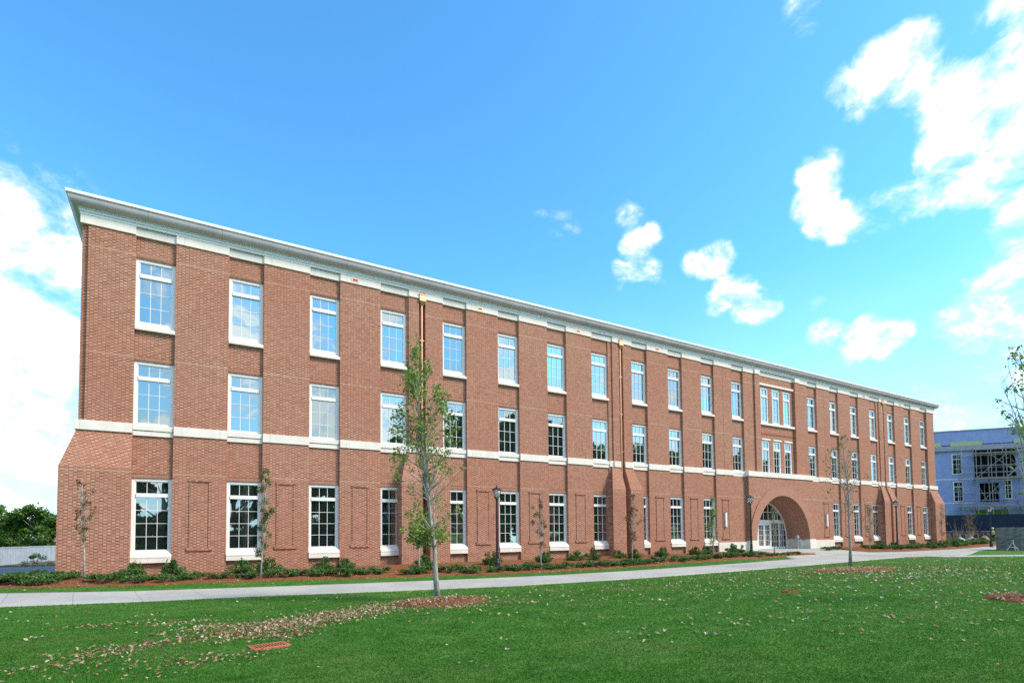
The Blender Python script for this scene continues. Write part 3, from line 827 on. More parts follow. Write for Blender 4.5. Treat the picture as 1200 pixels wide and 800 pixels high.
# ------------------------------------------------------------------ lamp posts
def lamp_post(P, h, label):
    o = empty('street_lamp', P, label, 'street lamp', 'black lantern lamp posts along the path', rz=random.random())
    m = MB()
    m.lathe([(.19, -.05), (.19, .10), (.165, .13), (.15, .40), (.115, .50), (.125, .53), (.095, .60), (.085, .95), (.09, .98), (.075, 1.02), (.062, h-.78), (.07, h-.76), (.07, h-.72), (.045, h-.68), (.085, h-.62)], 14)
    m.build('post', BLACK, o, smooth=False)
    c = MB(); zb, ztp = h-.66, h-.14
    for k in range(6):
        a = 2*math.pi*k/6; a2 = 2*math.pi*(k+1)/6
        p0 = (.12*math.cos(a), .12*math.sin(a), zb); p1 = (.245*math.cos(a), .245*math.sin(a), ztp-.06)
        c.tube([p0, p1], .011, 5)
        c.tube([p1, (.245*math.cos(a2), .245*math.sin(a2), ztp-.06)], .014, 5)
    c.lathe([(.10, zb-.03), (.13, zb-.01), (.12, zb+.015)], 12)
    c.lathe([(.265, ztp-.07), (.275, ztp-.05), (.23, ztp), (.12, ztp+.07), (.05, ztp+.11), (.035, ztp+.13), (.045, ztp+.15), (.02, ztp+.19)], 14)
    lo = c.build('lantern_frame', BLACK, o)
    g = MB(); g.lathe([(.11, zb+.01), (.23, ztp-.07)], 12); g.build('lantern_glass', LGLASS, lo, smooth=True)
    b = MB(); b.lathe([(.03, zb), (.05, zb+.08), (.05, zb+.2), (.02, zb+.27)], 8); b.build('bulb', WPAINT, lo, smooth=True)
    return o
for (px, py, ty, lab) in ((583, 668, 570, 'black lamp post nearest the viewer, in the mulch bed in front of a ground-floor window'),
                          (881, 652.5, 580, 'black lamp post in the mulch bed just left of the arched entrance'),
                          (1052, 643, 586, 'black lamp post in front of the last stepped brick buttress at right'),
                          (1162, 641, 593.5, 'black lamp post standing before the navy fence near the wrapped stack')):
    P = ground(px, py); d = depth(P); h = (py-ty)*d/FL
    P.z = terr(P.x, P.y)+.03
    lamp_post(P, h, lab)

# ------------------------------------------------------------------ foliage builders
def leaf_cards(C, size, rng, droop=.3, aspect=.5):
    """C: (n,3) centres. Each leaf is two triangles folded along its midrib -> (V, F)"""
    n = len(C)
    th = rng.uniform(0, 2*np.pi, n); el = rng.normal(-droop, .6, n)
    d = np.stack([np.cos(th)*np.cos(el), np.sin(th)*np.cos(el), np.sin(el)], -1)
    up = rng.normal(0, .6, (n, 3)); up[:, 2] += 1
    s = np.cross(d, up); s /= np.linalg.norm(s, axis=1, keepdims=True)+1e-9
    nn = np.cross(s, d)
    L = size*rng.uniform(.65, 1.3, n)[:, None]; W = L*aspect
    a = C-d*L*.5; b = C+d*L*.5; m1 = C+s*W*.5+nn*L*.10-d*L*.06; m2 = C-s*W*.5+nn*L*.10-d*L*.06
    V = np.stack([a, m1, b, m2], 1).reshape(-1, 3)
    i = np.arange(n)*4
    F = np.stack([np.stack([i, i+1, i+2], -1), np.stack([i, i+2, i+3], -1)], 1).reshape(-1, 3)
    return V, F
def clump(c, r, n, rng, flat=1.0):
    v = rng.normal(0, 1, (n, 3)); v /= np.linalg.norm(v, axis=1, keepdims=True)
    rad = rng.random(n)**.45
    return np.asarray(c)+v*rad[:, None]*np.array([r, r, r*flat])
def limb(m, p, d, L, r, rng, segs=5, wob=.12, up=.15, n=6):
    pts = [np.array(p, float)]; d = np.array(d, float); d /= np.linalg.norm(d)
    for k in range(segs):
        d = d+rng.normal(0, wob, 3)+np.array([0, 0, up]); d /= np.linalg.norm(d)
        pts.append(pts[-1]+d*L/segs)
    m.tube([tuple(q) for q in pts], [r*(1-.8*k/segs) for k in range(segs+1)], n)
    return pts
def planted_tree(px, py, trunk_px, top_r, base_r, clumps, limbs, leafm, label, seed, leaf=.10, cat='tree', group='young trees planted in the lawn', bark=None, spread=.5, name='young_tree', twig_leaves=14, dmul=1.0, bare=.3):
    rng = np.random.default_rng(seed)
    P = ground(px, py); d = depth(P); P.z = terr(P.x, P.y)+.02
    o = empty(name, P, label, cat, group)
    B = np.array(P)
    toW = lambda x, y, off=0.0: np.array(at_depth(x, y, d+off))-B
    pts = [toW(x, y) for x, y in trunk_px]; pts[0][2] = -.15
    for k in range(1, len(pts)-1): pts[k] += rng.normal(0, .02, 3)
    n = len(pts)
    m = MB(); rad = [base_r+(top_r-base_r)*(k/(n-1))**.8 for k in range(n)]; rad[0] *= 1.25
    m.tube([tuple(p) for p in pts], rad, 10)
    m.build('trunk', bark or BARK, o, smooth=True)
    bm_ = MB(); LC = []
    tz = np.array([p[2] for p in pts])
    def tr_at(z): return np.array([np.interp(z, tz, [p[q] for p in pts]) for q in range(3)])
    H = tz[-1]
    for (z0, z1, cnt, Lmin, Lmax, out) in limbs:
        for k in range(cnt):
            z = H*rng.uniform(z0, z1); th = rng.uniform(0, 2*np.pi)
            dr = np.array([math.cos(th)*out, math.sin(th)*out, 1.0])
            L = rng.uniform(Lmin, Lmax)
            q = limb(bm_, tr_at(z), dr, L, base_r*.20*(1-.6*z/H)+.005, rng, wob=.10, up=.10)
            for w_ in range(4):
                b0 = q[rng.integers(2, 6)]
                dd = rng.normal(0, 1, 3); dd[2] = abs(dd[2])+.5
                tq = limb(bm_, b0, dd, L*rng.uniform(.2, .45), .008, rng, segs=3, n=4)
                if rng.random() > bare:
                    for pt in tq[1:]: LC.append(clump(pt, .14, max(1, twig_leaves//3), rng))
    for (cx, cy, r, cnt) in clumps:
        off = rng.uniform(-spread, spread)
        c = toW(cx, cy, off); rr = r*d/FL
        LC.append(clump(c, rr, int(cnt*dmul), rng, 1.2))
        # a twig that carries the clump
        z = max(H*.20, c[2]-rng.uniform(.35, 1.1)); s0 = tr_at(min(z, H*.95))
        mid = s0*.5+c*.5+np.array([0, 0, -.05])
        bm_.tube([tuple(s0), tuple(mid), tuple(c)], [.018, .012, .005], 5)
    bm_.build('branches', bark or BARK, o)
    if LC:
        Vv, Ff = leaf_cards(np.vstack(LC), leaf, rng)
        mesh_np('crown', Vv, Ff, leafm, o)
    return o
# young tree in the near lawn
T1C = [(488,412,8,30),(486,425,9,45),(483,440,11,70),(490,450,13,90),(478,445,10,60),(497,440,8,45),(503,432,7,30),(484,460,12,60),(494,463,10,55),
       (512,458,8,40),(518,466,10,60),(516,478,8,45),(523,482,8,30),(528,490,8,26),(533,502,6,12),(510,492,7,24),(526,512,7,16),(536,520,5,9),
       (470,478,8,34),(465,487,8,34),(474,492,9,40),(463,500,8,30),(470,512,8,28),(459,506,6,14),(477,505,8,26),(468,530,9,36),(475,535,9,40),(462,538,8,26),(465,552,8,26),(467,560,6,14),
       (482,520,8,26),(494,500,8,30),(497,520,7,24),(490,540,8,20),(500,562,9,34),(498,575,7,20),(483,572,8,22),(514,545,9,22),(522,552,9,22),(530,549,6,12),(543,548,4,6),
       (487,590,9,28),(492,600,10,36),(482,605,9,26),(515,590,9,22),(522,605,9,22),(537,597,7,10),(494,616,13,140),(488,625,12,150),(500,628,13,170),(484,618,9,50),(505,618,11,70),(497,608,10,55),(517,622,9,65),(521,630,8,50),(512,628,9,60),(490,634,9,50),(478,632,5,16),(472,620,5,8),(478,602,6,10)]
planted_tree(513, 700.5, [(513,700.5),(510.5,670),(508,640),(505,610),(501,575),(497,540),(493,500),(489,460),(486,405)], .012, .095,
             T1C, [(.22, .45, 13, 1.4, 2.8, .34), (.45, .75, 11, .8, 1.9, .38), (.75, .95, 5, .4, .8, .4)], LEAF,
             'slender young tree with sparse green leaves in a mulch ring on the near lawn', 21, leaf=.115, spread=.8, twig_leaves=15, bare=.15, dmul=1.7)
T2C = [(988,515,6,40),(986,523,5,26),(976,528,7,24),(972,536,6,18),(1000,527,7,22),(968,545,6,14),(1003,540,7,16),(1008,556,6,12),(1016,558,5,8),(970,563,6,10),(978,556,6,12),(985,545,5,12),(997,553,6,12),(968,585,5,8),(975,576,6,10),(1003,575,6,9),(1012,586,4,5),(990,590,5,12),(986,600,4,8),(1000,596,5,8)]
planted_tree(996.5, 663, [(996.5,663),(996,640),(995.5,615),(994.5,590),(993,565),(990,540),(988,508)], .012, .085,
             T2C, [(.32, .5, 10, 1.4, 2.9, .42), (.5, .8, 8, .8, 1.9, .42)], LEAFP,
             'thin young tree with few leaves on the lawn, right of the entrance', 5, leaf=.13, spread=.7, twig_leaves=5, bare=.45, dmul=1.4)
T3C = [(1192,413,8,26),(1197,425,8,26),(1186,418,5,10),(1193,452,8,22),(1184,455,6,10),(1169,468,4,8),(1178,486,5,10),(1183,489,4,8),(1196,500,10,45),(1204,505,10,40),(1210,440,16,60),(1225,470,20,80),(1215,540,18,70),(1238,430,14,60),(1225,400,12,50),(1235,540,18,70),(1206,575,10,30)]
planted_tree(1213, 703, [(1213,703),(1214,660),(1215,610),(1216,550),(1217,490),(1218,430),(1219,370)], .012, .09,
             T3C, [(.3, .55, 12, 1.2, 2.4, .40), (.55, .85, 8, .8, 1.6, .4)], LEAF,
             'young tree at the right edge, only its outer twigs and leaves in view', 9, leaf=.11, spread=.6, twig_leaves=5, bare=.5)
# columnar saplings in the wall bed
SAPL = [(98.5, 682, [(98.5,682),(98.5,650),(98,625),(97,600),(96,560)], LEAFB, 10, (562, 632), .34, 'thin sapling with a pale trunk against the left corner buttress'),
        (305, 679, [(305,679),(307,655),(309,625),(311,590),(313,548)], LEAFP, 9, (548, 655), .9, 'slim leaning sapling with green tip right of the second ground-floor window'),
        (491, 672, [(491,672),(491.5,655),(491,635),(490,610)], LEAFB, 5, (606, 640), .2, 'thin bare sapling behind the near lawn tree'),
        (634, 668.5, [(634,668.5),(633.5,650),(633.5,630),(633,605),(633,582)], LEAFB, 9, (585, 645), .55, 'slim brownish sapling left of the fifth window, right of the nearest lamp post'),
        (741, 659.5, [(741,659.5),(741,640),(741,615),(741,592),(741,572)], LEAFB, 9, (577, 642), .6, 'slim brownish sapling in front of the second pair of brick buttresses'),
        (835.5, 654.5, [(835.5,654.5),(835,635),(835,610),(835,582)], LEAF, 6, (584, 640), .8, 'slim green sapling in front of the window nearest the entrance on its left'),
        (907.5, 648.5, [(907.5,648.5),(907.5,632),(907,615),(907,598)], LEAFP, 5, (597, 636), .45, 'slim sapling standing in front of the entrance doors'),
        (1019.5, 645, [(1019.5,645),(1019.5,630),(1019.5,610),(1019,592)], LEAFP, 5, (592, 632), .6, 'small green sapling between ground-floor windows right of the entrance'),
        (1104, 638.5, [(1104,638.5),(1103.5,620),(1103,600),(1102.5,588)], LEAFB, 5, (590, 628), .4, 'slim sapling against the far right corner buttress')]
for k, (px, py, tp, lm, hw, (ya, yb), den, lab) in enumerate(SAPL):
    rng = np.random.default_rng(100+k); cl_ = []
    for q in range(int(26*den)+8):
        t = rng.random(); y = ya+(yb-ya)*t
        cl_.append((np.interp(y, [p[1] for p in tp][::-1], [p[0] for p in tp][::-1])+rng.normal(0, hw*.40*(.5+math.sin(math.pi*min(.95, t+.1)))), y, 4.0 if px < 400 else 2.8, int(26+44*den*rng.random())))
    planted_tree(px, py, tp, .008, .045 if k < 2 else .04, cl_, [(.28, .7, 9, .5, 1.2, .16), (.6, .9, 4, .3, .6, .2)], lm, lab, 50+k, leaf=.10, spread=.15, name='sapling', group='columnar saplings in the wall bed', bark=BARKP, twig_leaves=3, bare=.6)

# ------------------------------------------------------------------ shrubs in the bed
def shrub_mesh(seed, n, rx, hz, spiky):
    rng = np.random.default_rng(seed); cs = []
    for k in range(9):
        a = rng.uniform(0, 2*np.pi); r = rx*rng.random()**.6*.75
        cs.append(clump((r*math.cos(a), r*math.sin(a), hz*rng.uniform(.25, .72)), rx*rng.uniform(.28, .48), n//9, rng, hz/rx*.8))
    if spiky:
        for k in range(7):
            a = rng.uniform(0, 2*np.pi); r = rx*.6*rng.random()
            cs.append(clump((r*math.cos(a), r*math.sin(a), hz*rng.uniform(.85, 1.25)), rx*.16, n//24, rng, 1.8))
    C = np.vstack(cs); C[:, 2] = np.maximum(C[:, 2], .02)
    V, F = leaf_cards(C, .12, rng, droop=-.25, aspect=.5)
    me = bpy.data.meshes.new('shrub_foliage')
    me.from_pydata(V.tolist(), [], F.tolist()); me.materials.append(LEAFS); me.update(); return me
SHM = [shrub_mesh(300+k, 1000, .80, .46, k % 2) for k in range(6)]
stem = MB()
for k in range(5):
    a = k*1.26; stem.tube([(0, 0, -.05), (.12*math.cos(a), .12*math.sin(a), .2), (.3*math.cos(a), .3*math.sin(a), .42)], [.02, .014, .006], 5)
_st = stem.build('stems_proto', BARK); STEM_ME = _st.data; bpy.data.objects.remove(_st)
ORD = ['first', 'second', 'third', 'fourth', 'fifth', 'sixth', 'seventh', 'eighth', 'ninth', 'tenth', 'eleventh', 'twelfth', 'thirteenth', 'fourteenth', 'fifteenth', 'sixteenth', 'seventeenth']
GW = [x for i, x in enumerate(BL_X) if i not in blank]
def where(x):
    if x < -.3: return 'left of the building corner'
    if x < 1.9: return 'by the left corner buttress'
    if 43.0 < x < 56: return 'below the white plinth'
    if 56 <= x < 60: return 'below the plinth right of entrance'
    for c, n_ in zip(PIPES, ('first', 'second', 'third')):
        if c-1.2 < x < c+1.2: return 'by the %s buttress pair from left' % n_
    if x > 81: return 'by the right corner buttress'
    left = x < 51
    ws = [g for g in GW if (g < 51) == left]
    if not left: ws = ws[::-1]
    k = min(range(len(ws)), key=lambda q: abs(ws[q]+.8-x)); dxx = x-ws[k]-.8
    side = 'below' if abs(dxx) < .55 else ('left of' if dxx < 0 else 'right of')
    return '%s %s ground-floor window from %s end' % (side, ORD[k], 'left' if left else 'right')
def add_shrub(x, y, s, sz, tall, rng):
    me = SHM[rng.integers(0, 3)*2+(1 if tall else 0)]
    kind_ = 'taller green shrub' if tall else 'low green shrub'
    row_ = 'in front' if y < np.interp(x, [p[0] for p in MB_FRONT], [p[1] for p in MB_FRONT])*.55 or x > 56 else 'near wall'
    lab = '%s %s, %s' % (kind_, row_, where(x))
    o = empty('shrub', (x, y, terr(x, y)+.05), lab, 'shrub', 'green shrubs in the mulch bed', rz=rng.uniform(0, 6.28))
    sz *= .84; f = link('foliage', me, o); f.scale = (s, s, sz)
    st = link('stems', STEM_ME, o); st.scale = (s, s, sz)
    return o
rng = np.random.default_rng(77)
shr = []
fx = [p[0] for p in MB_FRONT]; fy = [p[1] for p in MB_FRONT]
x = -2.6
while x < 48.3:
    yf = np.interp(x, fx, fy)
    gap = abs(x-SAPL[0][0]*0-.57) < .55 or abs(x-7.0) < .4
    if not gap and x < 43: shr.append((x, yf+.75+rng.uniform(-.2, .35), rng.uniform(.75, 1.05), rng.uniform(.75, 1.05), False))
    elif 43 <= x: shr.append((x, yf+.45+rng.uniform(-.1, .1), .6, .6, False))
    x += rng.uniform(.85, 1.3)
for g in GW:
    if g > 43: continue
    for q in (.3, 1.5):
        if rng.random() < .75:
            xx = g+q+rng.uniform(-.3, .3); yf = np.interp(xx, fx, fy); shr.append((xx, yf*.45+rng.uniform(-.2, .2), rng.uniform(.75, .95), rng.uniform(1.0, 1.35), True))
for q in range(9):                               # the thick patch at the left corner
    xx = -3.3+q*.42; shr.append((xx, -1.2+rng.uniform(-.7, .9), rng.uniform(.85, 1.1), rng.uniform(.8, 1.0), False))
x = 60.5
while x < 90:
    shr.append((x, np.interp(x, [57, 61.4, 72, 84.2, 92], [-3.6, -5, -5.1, -4.4, -3.4])+1.3+rng.uniform(-.5, .6), rng.uniform(1.0, 1.3), rng.uniform(1.0, 1.35), rng.random() < .4))
    x += rng.uniform(.95, 1.5)
for (px, py) in ((968, 645), (974.5, 644.5), (981, 644)):
    P = ground(px, py); shr.append((P.x, P.y, .62, .9, False))
for s_ in shr: add_shrub(*s_, rng)
# repeated places: tell neighbours apart by order along the wall
sh_obs = [o for o in bpy.data.objects if o.name.startswith('shrub') and o.get('category') == 'shrub']
bylab = {}
for o in sh_obs: bylab.setdefault(o['label'], []).append(o)
for lab, os_ in bylab.items():
    if len(os_) < 2: continue
    os_.sort(key=lambda o: o.location.x)
    nm = {2: ['left one', 'right one'], 3: ['left one', 'middle one', 'right one']}.get(len(os_), [ORD[k]+' from left' for k in range(len(os_))])
    for k, o in enumerate(os_): o['label'] = lab.replace(' shrub ', ' shrub, %s, ' % nm[k])

# ------------------------------------------------------------------ mulch rings, drain, leaf litter, grass
def disk(name, P, rx, ry, label, lift=.03, seed=0):
    rg = np.random.default_rng(seed); n, k = 40, 8; V = []; F = []
    for r_ in range(k+1):
        for j in range(n):
            a = 2*math.pi*j/n; w_ = 1+.12*math.sin(3*a+seed)+.06*math.sin(7*a)
            x = P.x+rx*r_/k*w_*math.cos(a); y = P.y+ry*r_/k*w_*math.sin(a)
            V.append((x, y, terr(x, y)+lift*(1-(r_/k)**4)*(1+.0)+(rg.random()*.05 if r_ < k else -.04)))
    for r_ in range(k):
        for j in range(n): F.append((r_*n+j, r_*n+(j+1) % n, (r_+1)*n+(j+1) % n, (r_+1)*n+j))
    return tag(mesh_np(name, V, F, MULCH, smooth=False), label, kind='structure')
disk('mulch_ring', ground(517, 706), 1.5, 1.25, 'reddish mulch ring around the near young tree', .07, 1)
disk('mulch_ring', ground(1003, 668), 2.2, 1.6, 'leaf-strewn mulch ring around the thin tree right of the entrance', .06, 2)
disk('mulch_ring', ground(1212, 703), 1.05, .9, 'reddish mulch ring at the right edge of the lawn', .06, 3)
disk('mulch_patch', ground(925, 693.5), .30, .22, 'small reddish patch in the lawn', .02, 4)

Pd = ground(315.5, 757); Pd.z = terr(Pd.x, Pd.y)-.026
dg = empty('drain_grate', Pd, 'rust-red slotted drain grate set in the lawn', 'drain grate')
Va = ground(291, 760)-ground(340, 753.5); ang = math.atan2(Va.y, Va.x)
dg.rotation_euler.z = ang
m = MB(); Lg, Wg = .28, .19
m.box(-Lg, Lg, -Wg, -Wg+.05, 0, .05); m.box(-Lg, Lg, Wg-.05, Wg, 0, .05)
m.box(-Lg, -Lg+.04, -Wg+.05, Wg-.05, 0, .05); m.box(Lg-.04, Lg, -Wg+.05, Wg-.05, 0, .05)
m.build('rim', RUST, dg, bevel=.006)
m = MB()
for k in range(11):
    xx = -Lg+.04+(2*Lg-.08)*(k+.5)/11; m.box(xx-.0085, xx+.0085, -Wg+.03, Wg-.03, .032, .048)
m.build('bars', RUST, dg)
m = MB(); m.box(-Lg+.04, Lg-.04, -Wg+.05, Wg-.05, -.01, .030); m.build('dark_slot_fill', DARK, dg)  # near-black slab under the bars; its colour stands in for shade between them

# fallen leaves
def leaf_shape(seed, big):
    rg = np.random.default_rng(seed)
    n = 10; V = [(0, 0, .02*rg.random())]; 
    for j in range(n):
        a = 2*math.pi*j/n; r_ = (.5 if j % 2 else .30)*(1+.25*rg.normal())*(1.25 if j in (0, 1, 9) else 1)
        V.append((r_*math.cos(a), r_*.75*math.sin(a), .10+.22*rg.random()*(r_/.5)+.12*abs(math.sin(a))))
    F = [(0, 1+j, 1+(j+1) % n) for j in range(n)]
    return np.array(V), np.array(F)
LS = [leaf_shape(k, 1) for k in range(8)]
LSM = []
for k, (V, F) in enumerate(LS):
    for mt_ in (DRY, DRYB):
        me = bpy.data.meshes.new('fallen_leaf'); me.from_pydata(V.tolist(), [], F.tolist()); me.materials.append(mt_); me.update(); LSM.append(me)
rg = np.random.default_rng(5)
lv = []                                           # (x, y, size, brown)
def inside_lawn(P):
    if P.y > np.interp(P.x, [p[0] for p in PATH_NEAR], [p[1] for p in PATH_NEAR])-.1: return False
    return True
cnt = 0
while cnt < 2300:                                 # thin scatter over the whole lawn
    d = 7+rg.random()**.62*36; lx = (rg.random()*2-1)*.96
    P = CAM+FWD*d+RGT*(lx*d*.95); P.z = 0
    if not inside_lawn(P): continue
    dens = .45+.9*(lx > -.1)*(.4+.6*rg.random()); 
    if rg.random() > dens: continue
    k = 1 if rg.random() < .55 else rg.integers(1, 5)
    for _ in range(k):
        lv.append((P.x+rg.normal(0, .14), P.y+rg.normal(0, .14), rg.uniform(.035, .085), rg.random() < .25)); cnt += 1
# the drift left of the near tree
drift = [((470, 708), 1.2, 420), ((425, 716), 1.1, 480), ((380, 724), 1.0, 480), ((330, 733), .9, 480), ((285, 742), .75, 330), ((255, 735), .6, 160), ((215, 730), .7, 120), ((165, 756), .5, 90), ((120, 766), .6, 90), ((70, 782), .5, 60), ((520, 708), 1.3, 300), ((330, 745), .5, 130), ((160, 730), .5, 50), ((95, 735), .5, 45), ((270, 770), .6, 60), ((200, 780), .7, 60), ((545, 712), .7, 90)]
for (q, r_, n_) in drift:
    P = ground(*q)
    for _ in range(int(n_*1.45)):
        lv.append((P.x+rg.normal(0, r_*.55)*1.4, P.y+rg.normal(0, r_*.5), rg.uniform(.028, .062), rg.random() < .72))
P = ground(1003, 668)
for _ in range(420): lv.append((P.x+rg.normal(0, 2.2), P.y+rg.normal(0, 1.2), rg.uniform(.06, .11), rg.random() < .5))
P = ground(1080, 672)
for _ in range(260): lv.append((P.x+rg.normal(0, 3.2), P.y+rg.normal(0, 1.3), rg.uniform(.06, .11), rg.random() < .2))
for _ in range(500):                              # on the mulch beds and path edge
    x = rg.uniform(-2, 46); y = np.interp(x, fx, fy)+rg.normal(.25, .7)
    lv.append((x, min(-.4, y), rg.uniform(.05, .09), rg.random() < .5))
RINGS = [(ground(517, 706), 1.5, 1.25, .07), (ground(1003, 668), 2.2, 1.6, .06), (ground(1212, 703), 1.05, .9, .06)]
for Pq, ra, rb, _l in RINGS:
    for _ in range(int(170*ra)):
        a = rg.uniform(0, 6.28); q = rg.random()**.5; lv.append((Pq.x+ra*q*math.cos(a), Pq.y+rb*q*math.sin(a), rg.uniform(.03, .07), rg.random() < .7))
for _ in range(1500):
    d_ = 14+rg.random()*30; P = CAM+FWD*d_+RGT*(rg.uniform(-.2, .95)*d_*.95); P.z = 0
    if inside_lawn(P): lv.append((P.x, P.y, rg.uniform(.03, .07), rg.random() < .3))
def ring_lift(x, y):
    for Pq, ra, rb, l_ in RINGS:
        q = math.hypot((x-Pq.x)/ra, (y-Pq.y)/rb)
        if q < 1.05: return l_*(1-min(1, q)**4)+.05
    return 0.0
lv = [l for l in lv if (Vector((l[0], l[1], 0))-CAM).dot(FWD) > 5.5]
lv = [l for l in lv if not (math.hypot(l[0]-Pd.x, l[1]-Pd.y) < .30)]
lv.sort(key=lambda l: -l[2]/max(1, (Vector((l[0], l[1], 0))-CAM).dot(FWD)))
vis = []
for l in lv:
    r0 = Vector((l[0], l[1], terr(l[0], l[1])))-CAM; dd = r0.dot(FWD)
    px = 600+FL*r0.dot(RGT)/dd; py = 400+SHY-FL*r0.dot(UPV)/dd
    vis.append(-5 < px < 1205 and py < 803)
ind = [l for l, v_ in zip(lv, vis) if v_][:300]; rest = [l for l, v_ in zip(lv, vis) if v_][300:]
for l in ind:
    o = link('fallen_leaf', LSM[rg.integers(0, 8)*2+int(l[3])])
    o.location = (l[0], l[1], terr(l[0], l[1])+.008+ring_lift(l[0], l[1])); o.rotation_euler = (rg.normal(0, .35), rg.normal(0, .35), rg.uniform(0, 6.28)); o.scale = (l[2]*1.1,)*3
    tag(o, 'curled tan fallen leaf lying by itself on the mown grass', 'leaf', 'fallen leaves strewn over the lawn')
VV = []; FF = []; MI = []; base = 0
for l in rest:
    V, F = LS[rg.integers(0, 8)]
    a = rg.uniform(0, 6.28); t1, t2 = rg.normal(0, .4, 2)
    Q = V*l[2]*1.1; Q = Q+np.stack([0*Q[:, 0], 0*Q[:, 0], Q[:, 0]*t1+Q[:, 1]*t2], -1)
    Q = np.stack([Q[:, 0]*math.cos(a)-Q[:, 1]*math.sin(a), Q[:, 0]*math.sin(a)+Q[:, 1]*math.cos(a), Q[:, 2]], -1)
    extra = .06 if inside_lawn(Vector((l[0], l[1], 0))) is False else .006
    Q += np.array([l[0], l[1], terr(l[0], l[1])+extra+.02*rg.random()+ring_lift(l[0], l[1])])
    VV.append(Q); FF.append(F+base); base += len(Q); MI += [int(l[3])]*len(F)
tag(mesh_np('leaf_litter', np.vstack(VV), np.vstack(FF), [DRY, DRYB], mi=MI), 'small dry fallen leaves drifted over the lawn', 'leaf litter', kind='stuff')

# short turf blades over the lawn in front of the camera
rg = np.random.default_rng(9)
NB = 520000
d = 6.0*np.exp(rg.random(NB)*math.log(44/6.0)); lx = (rg.random(NB)*2-1)*1.0
bx = CAM.x+FWD.x*d+RGT.x*lx*d*.97; by = CAM.y+FWD.y*d+RGT.y*lx*d*.97
ok = by < np.interp(bx, [p[0] for p in PATH_NEAR], [p[1] for p in PATH_NEAR])+.04
ok |= (by > np.interp(bx, [p[0] for p in PATH_FAR], [p[1] for p in PATH_FAR])-.03) & (by < np.interp(bx, fx, fy)+.10) & (bx < 45)
ok &= np.hypot(bx-Pd.x, by-Pd.y) > .31
for (q, r_) in (((517, 706), 1.25), ((1212, 703), .9)):
    P = ground(*q); ok &= np.hypot(bx-P.x, by-P.y) > r_
bx, by, d = bx[ok], by[ok], d[ok]; n = len(bx)
hgt = rg.uniform(.014, .032, n); wd = .0035+.0007*d; th = rg.uniform(0, 2*np.pi, n)
lean = rg.normal(0, .018, (n, 2)); bz = terrn(bx, by)-.004
ct, st_ = np.cos(th)*wd, np.sin(th)*wd
V = np.stack([np.stack([bx-ct, by-st_, bz], -1), np.stack([bx+ct, by+st_, bz], -1), np.stack([bx+lean[:, 0], by+lean[:, 1], bz+hgt], -1)], 1).reshape(-1, 3)
F = np.arange(n*3).reshape(-1, 3)
tag(mesh_np('lawn_grass', V, F, GRASS), 'short mown grass of the lawn', 'grass', kind='stuff')

# ------------------------------------------------------------------ left background: fence, trees, brush, parked cars
A = Vector((-13.5, 30.2)); B = Vector((-2.6, 62.5))
fo = empty('metal_fence', (A.x, A.y, -.9), 'pale grey corrugated metal fence beyond the service road at left', 'fence')
u = (B-A); Lf = u.length; fo.rotation_euler.z = math.atan2(u.y, u.x)
m = MB(); k = 0; s = 0.0
while s < Lf:
    m.box(s, s+.16, -.02, .02, .05, 1.66); m.box(s+.16, s+.24, -.045, -.02+.04, .05, 1.66); s += .24
m.build('corrugated_panel', FENCEG, fo)
m = MB(); m.box(-.1, Lf, -.07, .07, 1.66, 1.76); m.build('top_rail', FENCEG, fo)
for k in range(0, int(Lf), 4):
    m = MB(); m.box(k-.05, k+.05, .05, .15, -.2, 1.7); m.build('post', SCAFM, fo)
def bushy_tree(P, H, Rc, label, seed, n=9000, group='trees behind the grey fence', leaf=.35, mt=LEAFF, cat='tree', base_frac=.25, minp=0.0):
    rng = np.random.default_rng(seed); o = empty('leafy_tree', P, label, cat, group)
    m = MB(); m.tube([(0, 0, -.3), (.1, .05, H*.35), (.0, .1, H*.75)], [H*.03, H*.022, H*.008], 8)
    for k in range(8):
        a = rng.uniform(0, 6.28); limb(m, (0.05, .05, H*rng.uniform(.25, .6)), (math.cos(a), math.sin(a), .8), H*.35, H*.011, rng, up=.05)
    m.build('trunk', BARK, o)
    L = []; nc = 46
    for k in range(nc):
        z = base_frac+(1-base_frac)*rng.random()**.8; a = rng.uniform(0, 6.28)
        prof_ = math.sin(math.pi*min(.97, max(.12, (z-base_frac*.6)/(1.02-base_frac*.6))))**.6
        prof_ = max(prof_, minp); r_ = Rc*prof_*rng.random()**.45
        L.append(clump((r_*math.cos(a), r_*math.sin(a), H*z*.95), Rc*rng.uniform(.16, .34), n//nc, rng, .75))
    C = np.vstack(L); C[:, 2] = np.maximum(C[:, 2], .1)
    V, F = leaf_cards(C, leaf, rng, droop=.15, aspect=.6)
    mesh_np('crown', V, F, mt, o)
    return o
for (px, ty, dd, Rc, sd_, lab) in ((42, 593, 72, 3.6, 1, 'rounded leafy tree behind the grey fence, tallest of those at left'),
                                   (64, 607, 70, 2.6, 2, 'lower leafy tree partly hidden by the building corner'),
                                   (14, 611, 78, 4.2, 3, 'broad low leafy tree left of the tallest one'),
                                   (-12, 592, 74, 3.4, 4, 'leafy tree cut off by the left edge of the view'),
                                   (88, 604, 84, 4.0, 6, 'leafy tree hidden behind the building corner')):
    T = at_depth(px, ty, dd); H = T.z+.9
    bushy_tree(Vector((T.x, T.y, -.9)), H, Rc, lab, sd_, n=7000, leaf=.38)
bp_ = at_depth(44, 659, 50); bp_.z = -.78
bo = empty('brush_pile', bp_, 'reddish brown brush heap with a little green in front of the fence', 'brush pile')
rng = np.random.default_rng(3); m = MB()
for k in range(40):
    p = rng.normal(0, [.8, .3, .1]); limb(m, (p[0], p[1], .05), rng.normal(0, 1, 3)+np.array([0, 0, .5]), .7, .015, rng, segs=3, n=4)
